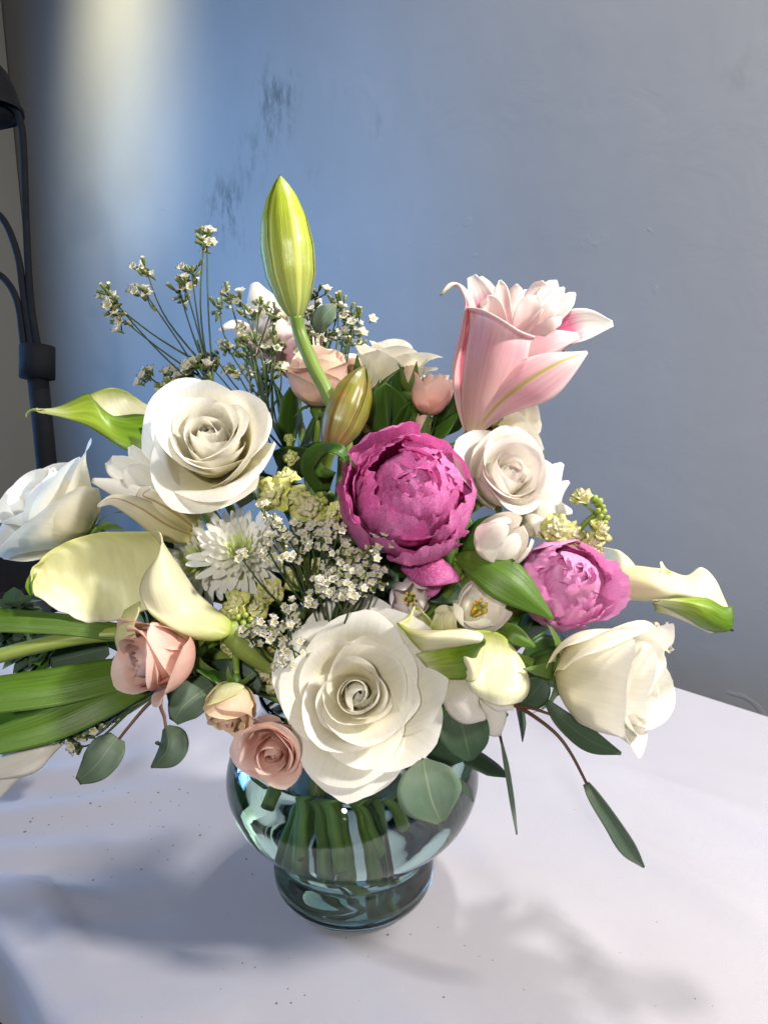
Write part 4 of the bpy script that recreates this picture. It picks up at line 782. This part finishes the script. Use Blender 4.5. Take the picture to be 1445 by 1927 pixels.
euc('eucalyptus twig with a single thin leaf pointing straight down', [(944, 1400, .402), (939, 1376, .416), (930, 1330, .43), (890, 1280, .44)], [([(943, 1398, .400), (950, 1440, .398), (960, 1500, .397), (972, 1570, .398)], [4, 9, 9, 2], (.9, 0, .6), dict(cup=.3))], tovase=1)
euc('eucalyptus sprig with an oblong blue green leaf at lower left', [(222, 1394, .405), (245, 1365, .405), (280, 1325, .408), (315, 1300, .415), (380, 1270, .43)], [([(222, 1388, .405), (206, 1408, .400), (180, 1442, .398), (148, 1470, .400)], [16, 32, 30, 8], (.2, .3, 1))], tovase=1)
euc('eucalyptus sprig with a folded leaf left of the small peach bud', [(313, 1372, .40), (310, 1350, .402), (304, 1318, .408), (340, 1280, .43)], [([(312, 1368, .400), (318, 1392, .395), (312, 1418, .394), (285, 1444, .397)], [8, 34, 30, 2], (-.3, .3, 1), dict(fold=-.45))], tovase=1)
euc('eucalyptus sprig with a rounded leaf between pink spray rose and peach bud', [(402, 1292, .42), (430, 1270, .43), (470, 1260, .45)], [([(402, 1288, .42), (375, 1305, .412), (345, 1330, .41), (328, 1358, .412)], [24, 34, 32, 10], (.1, .4, 1)), ([(380, 1260, .43), (420, 1265, .42), (460, 1280, .42), (490, 1300, .42)], [10, 26, 28, 8], (0, .5, 1), dict(mat='euc_dark'))], tovase=1)
euc('eucalyptus sprig with dark round leaves behind the pink spray rose', [(240, 1240, .432), (300, 1235, .435), (400, 1250, .45)], [([(236, 1232, .425), (232, 1256, .422), (234, 1285, .422), (242, 1316, .424)], [16, 28, 26, 8], (.1, .2, 1), dict(mat='euc_dark')), ([(205, 1220, .44), (170, 1228, .44), (130, 1238, .44), (96, 1246, .44)], [12, 34, 34, 10], (0, .2, 1), dict(mat='euc_dark'))], tovase=1)
euc('grey eucalyptus leaf standing behind the tall bud stem', [(605, 632, .50), (604, 680, .50), (610, 760, .49)], [([(600, 626, .50), (604, 605, .497), (616, 588, .497), (630, 574, .50)], [8, 19, 18, 4], (0, 0, 1))], tovase=1)
euc('eucalyptus sprig with dark leaves under the upper left white rose', [(470, 925, .45), (490, 950, .452), (520, 1010, .46)], [([(448, 950, .436), (462, 932, .432), (478, 925, .432), (492, 932, .436)], [8, 18, 16, 4], (0, .4, 1)), ([(484, 900, .44), (500, 915, .437), (510, 930, .437), (512, 948, .44)], [6, 16, 14, 3], (0, .2, 1))], tovase=1)
euc('eucalyptus sprig with dark leaves filling the gap below the magenta peony', [(700, 1100, .45), (690, 1130, .452), (680, 1180, .455)], [([(660, 1130, .445), (680, 1105, .440), (710, 1090, .438), (750, 1090, .44)], [12, 30, 32, 8], (0, .3, 1), dict(mat='euc_dark')), ([(760, 1090, .445), (800, 1100, .440), (840, 1110, .438), (870, 1130, .44)], [12, 30, 30, 8], (0, .3, 1), dict(mat='euc_dark'))], tovase=1)
# filler leaves added inside the bouquet as a dark backdrop to its gaps
def foliage(label, centre, n, mats, seed, spread, size):
    r = np.random.default_rng(seed); c = at(*centre)
    rt = thing('foliage_sprig', label, 'foliage', 'filler foliage inside the bouquet', c, (0, 0, 1))
    tube('stem', stem_path(c, norm(NECK-c)), [.002], 'stem_dark', rt, 8, 30)
    for i in range(n):
        d = r.normal(0, 1, 3)*np.array(spread); b = c+d*.45; t = b+norm(d+.5*norm(c-NECK)*np.linalg.norm(d))*size*r.uniform(.7, 1.25)
        T = norm(t-b); s = norm(np.cross(T, r.normal(0, 1, 3))); nn = np.cross(s, T); v = np.linspace(0, 1, 12)
        u = np.linspace(-1, 1, 7); wd = size*r.uniform(.26, .42)*np.interp(v, [0, .1, .4, .75, 1], [.1, .5, 1, .75, .04]); sag = r.uniform(-.25, .25)*size
        P = b+T*(v*np.linalg.norm(t-b))[:, None, None]+s*(u[None]*wd[:, None])[..., None]+nn*(np.abs(u)[None]*wd[:, None]*.3+sag*(v*v)[:, None])[..., None]
        part('leaf', mesh_grid('leaf', local(rt, P)), mats[i % len(mats)], rt, .0005)
        tube('leaf_stalk', [c, b], [.0009], 'stem_dark', rt, 5, 4)
for i, (lab, cen, n, sp, sz) in enumerate((('dark filler leaves deep behind the white statice cluster', (600, 1110, .475), 16, (.035, .012, .03), .045), ('dark filler leaves deep behind the green tipped tulips', (840, 1120, .478), 16, (.04, .012, .03), .045),
        ('dark filler leaves behind the cream calla throat', (400, 1150, .475), 14, (.035, .012, .03), .045), ('dark filler leaves under the statice above the vase rim', (500, 1260, .455), 12, (.03, .012, .018), .04), ('dark filler leaves behind the upper left rose', (520, 900, .485), 12, (.035, .012, .03), .042),
        ('dark filler leaves behind the magenta peony top', (740, 860, .485), 12, (.03, .012, .03), .042), ('dark filler leaves behind the right white rose', (960, 1240, .465), 14, (.035, .012, .03), .045), ('dark filler leaves at the vase rim behind the largest rose', (760, 1340, .45), 12, (.03, .012, .014), .04))):
    foliage(lab, cen, n, ['green_leaf', 'euc_dark', 'green_leaf'], 300+i, sp, sz)

# ---- statice: one floret mesh, copied
def floret_mesh(name, bud):
    nu = 20 if not bud else 10; a = np.linspace(0, 2*np.pi, nu, endpoint=False)
    if bud: pr = [(.05, -1.6), (.24, -1.2), (.38, -.6), (.42, -.1), (.36, .35), (.48, .75), (.20, .7), (.02, .5)]
    else: pr = [(.05, -1.7), (.20, -1.2), (.38, -.6), (.62, -.05), (1.0, .42), (.66, .18), (.34, -.08), (.03, .06)]
    G = []
    for k, (r, z) in enumerate(pr):
        lob = 1+(.22*np.cos(5*a)+.08*np.sin(7*a+2) if k in (4, 5) else (.2*np.cos(5*a) if bud and k == 5 else 0)); zz = z+(.10*np.cos(5*a+1) if k == 4 else 0)
        G.append(np.stack([r*lob*np.cos(a), r*lob*np.sin(a), zz+0*a], -1))
    me = mesh_grid(name, np.array(G), True); me.materials.append(M['statice_bud' if bud else 'statice']); return me
FL_OPEN = floret_mesh('floret', False); FL_BUD = floret_mesh('bud', True)
def statice(label, clusters, nodes, base, size, openp, per, seed, face=(0, .3, 1)):
    """clusters: tips (px,py,d); each hangs on a thin branch from its nearest node of the main stem"""
    r = np.random.default_rng(seed)
    rt = thing('statice_sprig', label, 'statice', 'white statice sprigs', at(*base), (0, 0, 1))
    nd = np.array([at(*n) for n in nodes])
    tube('stem', stem_path(nd[-1], norm(nd[-1]-nd[-2])) if False else np.concatenate([nd, stem_path(nd[-1], norm(nd[-1]-nd[-2]))[2:]]), [.0008, .0012, .0016, .0016], 'stem_dark', rt, 8, 50)
    nds = cr(nd, 20)
    inv = ROOTM[rt.name][:3, 3]
    for ci, (px, py, d) in enumerate(clusters):
        tip = at(px, py, d+r.normal(0, .004))
        dist = np.linalg.norm(nds-tip, axis=1)+np.maximum(0, (nds[:, 2]-tip[2]+.02))*3
        k = int(np.argmin(dist)); n0 = nds[min(len(nds)-1, k+2+int(r.integers(0, 9)))]
        mid = n0*.45+tip*.55+norm(np.array([0, 0, 1.0]))*.0-(n0-tip)*.0+np.array([r.normal(0, .003), r.normal(0, .003), -.004])
        tube('branch', [n0, mid, tip], [.0009, .0006, .0005], 'stem_dark', rt, 6, 10)
        dirn = norm(tip-mid)
        for q in range(per+int(r.integers(0, 2))):
            op = r.random() < openp; sz = size*d/F*r.uniform(.8, 1.15)*(1.0 if op else .85)
            off = r.normal(0, 1, 3)*size*d/F*1.05; off -= dirn*abs(off@dirn)*.6
            o = bpy.data.objects.new('floret' if op else 'bud', FL_OPEN if op else FL_BUD); COL.objects.link(o); o.parent = rt
            ax = norm(norm(off)*.6+dirn*.6+(cv(*face)*.9 if op else 0)+r.normal(0, .25, 3))
            q_ = Vector(ax).to_track_quat('Z', 'Y'); o.rotation_mode = 'QUATERNION'; o.rotation_quaternion = q_
            o.location = tip+off-inv; o.scale = (sz, sz, sz)
            if q % 2 == 0: tube('pedicel', [tip-dirn*.004, tip+off-ax*sz*1.2], [.00045], 'stem_dark', rt, 5, 3)
    return rt
A_ = [(207, 566), (200, 548), (217, 590), (272, 498), (268, 543), (346, 529), (335, 540), (360, 505), (384, 449), (390, 440), (277, 705), (315, 702), (335, 712), (350, 690), (367, 681), (384, 690), (345, 725), (310, 730)]
statice('statice sprig fanning out highest at the upper left', [(x, y, .50) for x, y in A_], [(372, 640, .50), (400, 740, .50), (450, 830, .495), (520, 930, .485)], (520, 930, .485), 9.5, .38, 9, 401)
B_ = [(412, 573), (429, 547), (448, 556), (490, 568), (474, 592), (512, 580), (516, 599), (462, 636), (425, 650), (505, 660), (519, 646), (399, 662), (521, 625), (530, 686), (456, 610), (480, 640), (440, 690), (470, 700), (398, 690), (512, 709), (505, 695), (490, 735), (455, 660)]
statice('statice sprig in front of the pale pink lily', [(x, y, .505) for x, y in B_], [(470, 650, .505), (490, 740, .50), (530, 830, .495), (560, 930, .485)], (560, 930, .485), 9, .2, 7, 402)
C_ = [(592, 554), (585, 592), (636, 556), (615, 599), (650, 599), (665, 589), (681, 592), (580, 625), (603, 634), (669, 620), (640, 575), (590, 610), (570, 650), (660, 640), (628, 620)]
statice('statice sprig right of the tall lily bud', [(x, y, .515) for x, y in C_], [(620, 660, .515), (610, 740, .51), (590, 830, .50), (580, 930, .49)], (580, 930, .49), 9, .25, 7, 403)
F_ = [(491, 955), (514, 975), (526, 1001), (555, 987), (587, 990), (619, 990), (642, 990), (506, 1013), (500, 1030), (529, 1042), (558, 1045), (587, 1022), (607, 1033), (610, 1057), (648, 1019), (541, 1010), (575, 1005), (604, 1005), (630, 1005)]
statice('white statice cluster in flower below the yellow stock', [(x, y, .402) for x, y in F_]+[(453, 1048, .398)], [(580, 1060, .41), (585, 1120, .418), (590, 1180, .43), (600, 1240, .44)], (600, 1240, .44), 7.8, .80, 6, 404)
G_ = [(671, 1042), (712, 1007), (744, 993), (735, 1005), (703, 1045), (712, 1071), (689, 1068), (709, 1100), (648, 1089), (625, 1083), (642, 1109), (610, 1106), (581, 1120), (666, 1118), (689, 1109), (630, 1120), (655, 1075), (676, 1090), (700, 1085), (690, 1030), (640, 1060), (660, 1100), (600, 1090)]
statice('white statice cluster in flower overlapping the magenta peony', [(x, y, .398) for x, y in G_], [(650, 1110, .405), (630, 1150, .415), (620, 1200, .43), (615, 1250, .44)], (615, 1250, .44), 8, .82, 6, 405)
H_ = [(541, 1144), (549, 1161), (511, 1167), (494, 1187), (456, 1185), (474, 1199), (532, 1240), (529, 1254), (549, 1216), (538, 1176), (520, 1185), (550, 1140), (485, 1175)]
statice('white statice cluster in flower left of the largest rose', [(x, y, .398) for x, y in H_], [(540, 1190, .408), (556, 1220, .415), (580, 1260, .43), (600, 1300, .44)], (600, 1300, .44), 8, .8, 6, 406)
statice('small statice sprig right of the right white rose', [(x, y, .43) for x, y in ((1252, 1178), (1262, 1210), (1240, 1180), (1254, 1226), (1246, 1200))], [(1225, 1190, .43), (1150, 1200, .44), (1050, 1230, .45)], (1050, 1230, .45), 8, .4, 4, 407)
statice('budded statice sprig beneath the lowest tulip leaf at left', [(x, y, .41) for x, y in ((150, 1400), (128, 1380), (170, 1372), (120, 1386), (180, 1360), (148, 1408))], [(190, 1362, .412), (270, 1320, .415), (360, 1285, .43)], (360, 1285, .43), 9, .35, 6, 408)

# ---- stock: ruffled florets and green buds on a spike
def stock_floret(name, r, mat, layers=3):
    """ruffled double floret as one connected sheet: rings folding out, back and out again"""
    nu = 34; a = np.linspace(0, 2*np.pi, nu, endpoint=False); G = []
    pr = [(.04, -.35), (.14, -.1), (.5, .12), (.95, .28), (1.0, .36), (.66, .26), (.34, .20), (.55, .50), (.66, .62), (.38, .46), (.16, .40), (.26, .68), (.30, .78), (.12, .62), (.02, .6)]
    ph = r.uniform(0, 6.3, 6)
    for k, (q, z) in enumerate(pr):
        wv = (.5*np.sin(4*a+ph[0])+.35*np.sin(7*a+ph[1]+k*.4)+.3*np.sin(11*a+ph[2]))
        amp = .16*min(1, q*1.4); rr = q*(1+amp*wv+.10*np.sin(4*a+ph[3]+k*.2))
        G.append(np.stack([rr*np.cos(a), rr*np.sin(a), z+amp*1.2*np.sin(5*a+ph[4]+k*.5)+0*a], -1))
    me = mesh_grid(name, np.array(G), True); me.materials.append(M[mat]); return me
SRNG = np.random.default_rng(9)
ST_Y = [stock_floret('floret', SRNG, 'stock') for _ in range(4)]; ST_G = [stock_floret('floret', SRNG, 'stock_green') for _ in range(3)]
BUDM = mesh_grid('bud', lath([(.05, -1), (.5, -.8), (.8, -.2), (.75, .4), (.4, .9), (.05, 1.0)], 12), True); BUDM.materials.append(petal_mat('green_stock_bud', [(0, (.16, .24, .03)), (.6, (.30, .40, .07)), (1, (.52, .54, .16))], .1, vein=.2))
def stock(label, florets, buds, nodes, meshes, seed):
    r = np.random.default_rng(seed)
    rt = thing('stock_flower', label, 'stock flower', 'stock flowers', at(*nodes[0]), (0, 0, 1)); inv = ROOTM[rt.name][:3, 3]
    nd = np.array([at(*n) for n in nodes]); path = np.concatenate([nd, stem_path(nd[-1], norm(nd[-1]-nd[-2]))[2:]])
    tube('stem', path, [.0016, .0024, .0026], 'stem', rt, 8, 40); nds = cr(nd, 12)
    for lst, nm in ((florets, 'floret'), (buds, 'bud')):
        for (px, py, d, R, fc) in lst:
            p = at(px, py, d); me = meshes[int(r.integers(len(meshes)))] if nm == 'floret' else BUDM
            o = bpy.data.objects.new(nm, me); COL.objects.link(o); o.parent = rt; sz = R*d/F; ax = norm(cv(*fc)+r.normal(0, .12, 3))
            o.rotation_mode = 'QUATERNION'; o.rotation_quaternion = Vector(ax).to_track_quat('Z', 'Y') @ Vector((0, 0, 1)).rotation_difference(Vector((0, 0, 1)))
            o.location = p-inv; o.scale = (sz, sz, sz*(1.0 if nm == 'floret' else 1.15))
            k = int(np.argmin(np.linalg.norm(nds-p, axis=1)))
            tube('pedicel', [nds[k], p-ax*sz*.3], [.0010, .0008], 'stem', rt, 6, 4)
stock('pale yellow stock spike with green buds at the right edge of the bouquet', [(1046, 998, .44, 30, (-.1, .4, 1)), (1072, 1010, .445, 28, (.3, .2, 1)), (1124, 1000, .44, 24, (.6, .2, .6)), (1094, 940, .445, 22, (-.1, .8, .5)), (1112, 1022, .44, 22, (.4, 0, 1)), (1028, 1000, .445, 22, (-.4, .3, 1)), (1080, 1040, .445, 26, (.1, 0, 1)), (1110, 1050, .448, 24, (.3, .1, 1))],
      [(1126, 946, .442, 9, (.5, .8, .3)), (1118, 940, .444, 8, (.2, .9, .3)), (1133, 964, .442, 8, (.8, .5, .3)), (1140, 975, .442, 7, (.9, .2, .3)), (1124, 962, .438, 7, (.3, .6, .6)), (1132, 955, .440, 7, (.5, .6, .5)), (1128, 972, .438, 7, (.6, .3, .8)), (1136, 984, .441, 7, (.8, .2, .5))], [(1128, 962, .444), (1100, 985, .446), (1060, 1030, .452), (980, 1100, .46)], ST_Y, 501)
stock('yellow green stock between upper left rose and magenta peony', [(520, 932, .425, 34, (-.3, .3, 1)), (553, 940, .428, 28, (.1, .5, 1)), (580, 958, .424, 32, (.2, .3, 1)), (540, 905, .436, 24, (-.1, .6, .8)), (618, 972, .425, 20, (.3, .2, 1)), (635, 962, .43, 18, (.4, .4, 1))],
      [(604, 932, .424, 8, (.3, .6, .8)), (612, 944, .422, 8, (.4, .3, 1)), (602, 956, .422, 9, (.1, .2, 1)), (596, 944, .424, 7, (0, .5, 1)), (612, 958, .423, 7, (.4, 0, 1))], [(600, 945, .43), (575, 980, .44), (560, 1040, .455)], ST_G+ST_Y[:1], 502)
stock('green budded stock spike left of the statice and above the eucalyptus', [(450, 1140, .42, 30, (-.4, .5, 1)), (478, 1150, .425, 28, (.2, .6, 1)), (432, 1172, .42, 22, (-.6, .1, 1)), (440, 1214, .418, 22, (-.4, -.4, 1)), (462, 1225, .418, 20, (0, -.5, 1)), (500, 1225, .43, 24, (.3, -.4, 1)), (428, 1200, .42, 18, (-.6, -.2, 1)), (500, 1120, .43, 22, (.2, .6, 1))],
      [(450, 1162, .412, 9, (-.2, .3, 1)), (462, 1158, .411, 8, (.1, .4, 1)), (472, 1166, .411, 8, (.3, .2, 1)), (458, 1172, .410, 8, (0, 0, 1)), (468, 1178, .411, 8, (.3, -.2, 1)), (446, 1176, .412, 8, (-.3, -.1, 1)), (436, 1192, .412, 8, (-.4, -.1, 1)), (444, 1196, .411, 7, (-.1, -.2, 1))], [(460, 1172, .418), (490, 1200, .432), (530, 1260, .445)], ST_G, 503)
stock('cream stock florets glimpsed under the white statice', [(580, 1078, .43, 30, (0, .2, 1)), (660, 1052, .435, 26, (.2, .3, 1)), (515, 1108, .425, 24, (-.2, -.2, 1)), (560, 1090, .432, 24, (-.1, 0, 1)), (505, 1260, .428, 26, (-.2, -.4, 1)), (522, 1285, .43, 22, (.2, -.5, 1))], [], [(580, 1110, .44), (580, 1160, .45)], ST_Y+ST_G[:1], 504)
stock('green budded stock peeking out right of the upper left rose', [(549, 862, .45, 14, (0, .2, 1)), (545, 828, .455, 10, (0, .5, 1))], [(546, 838, .453, 8, (-.1, .7, .6)), (541, 826, .455, 8, (-.3, .8, .4)), (548, 824, .455, 7, (.2, .8, .4)), (556, 856, .449, 7, (.4, .3, 1)), (540, 866, .449, 7, (-.4, 0, 1))], [(545, 850, .455), (548, 900, .456), (555, 980, .46)], ST_G, 505)
stock('yellow stock florets behind the magenta peony', [(705, 772, .49, 18, (0, .3, 1)), (735, 782, .49, 18, (0, .3, 1)), (752, 800, .485, 16, (.2, .3, 1)), (690, 800, .485, 18, (-.2, .3, 1))], [(722, 770, .488, 7, (0, .6, .8)), (744, 775, .488, 7, (.2, .7, .8))], [(722, 790, .49), (710, 850, .485), (690, 930, .48)], ST_G, 506)

# ---- loose cut greens lying at the left end of the table
lg = thing('foliage_cuttings', 'loose pile of small leaved green cuttings at the left table end', 'foliage', None, at(20, 1250, .62))
r9 = np.random.default_rng(90)
for k in range(7):
    q0 = at(r9.uniform(-60, 40), r9.uniform(1120, 1330), .66); q0[2] = max(q0[2], .006)
    q1 = at(r9.uniform(40, 130), r9.uniform(1090, 1330), .62); q1[2] = max(q1[2], .008)
    mid_ = (q0+q1)/2+np.array([0, 0, .02]); ln = cr(np.array([q0, mid_, q1]), 14)
    tube('twig', ln, [.0012, .0008], 'twig' if k % 2 else 'stem_dark', lg, 6, 14)
    for i in range(1, 14):
        for sd in (-1, 1):
            T = norm(ln[min(13, i+1)]-ln[i-1]); dv = norm(np.cross(T, [0, 0, 1.0])*sd+T*.7+r9.normal(0, .35, 3)); L_ = r9.uniform(.014, .026)
            v = np.linspace(0, 1, 7); u = np.linspace(-1, 1, 5); sdv = norm(np.cross(dv, r9.normal(0, .3, 3)+np.array([0, 0, 1.0]))); nn = np.cross(sdv, dv)
            wd = L_*.34*np.interp(v, [0, .3, .6, 1], [.2, 1, .9, .05])
            P = ln[i]+dv*(v*L_)[:, None, None]+sdv*(u[None]*wd[:, None])[..., None]+nn*(np.abs(u)[None]*wd[:, None]*.35)[..., None]
            part('leaf', mesh_grid('leaf', local(lg, P)), 'euc' if r9.random() < .6 else 'green_leaf', lg)
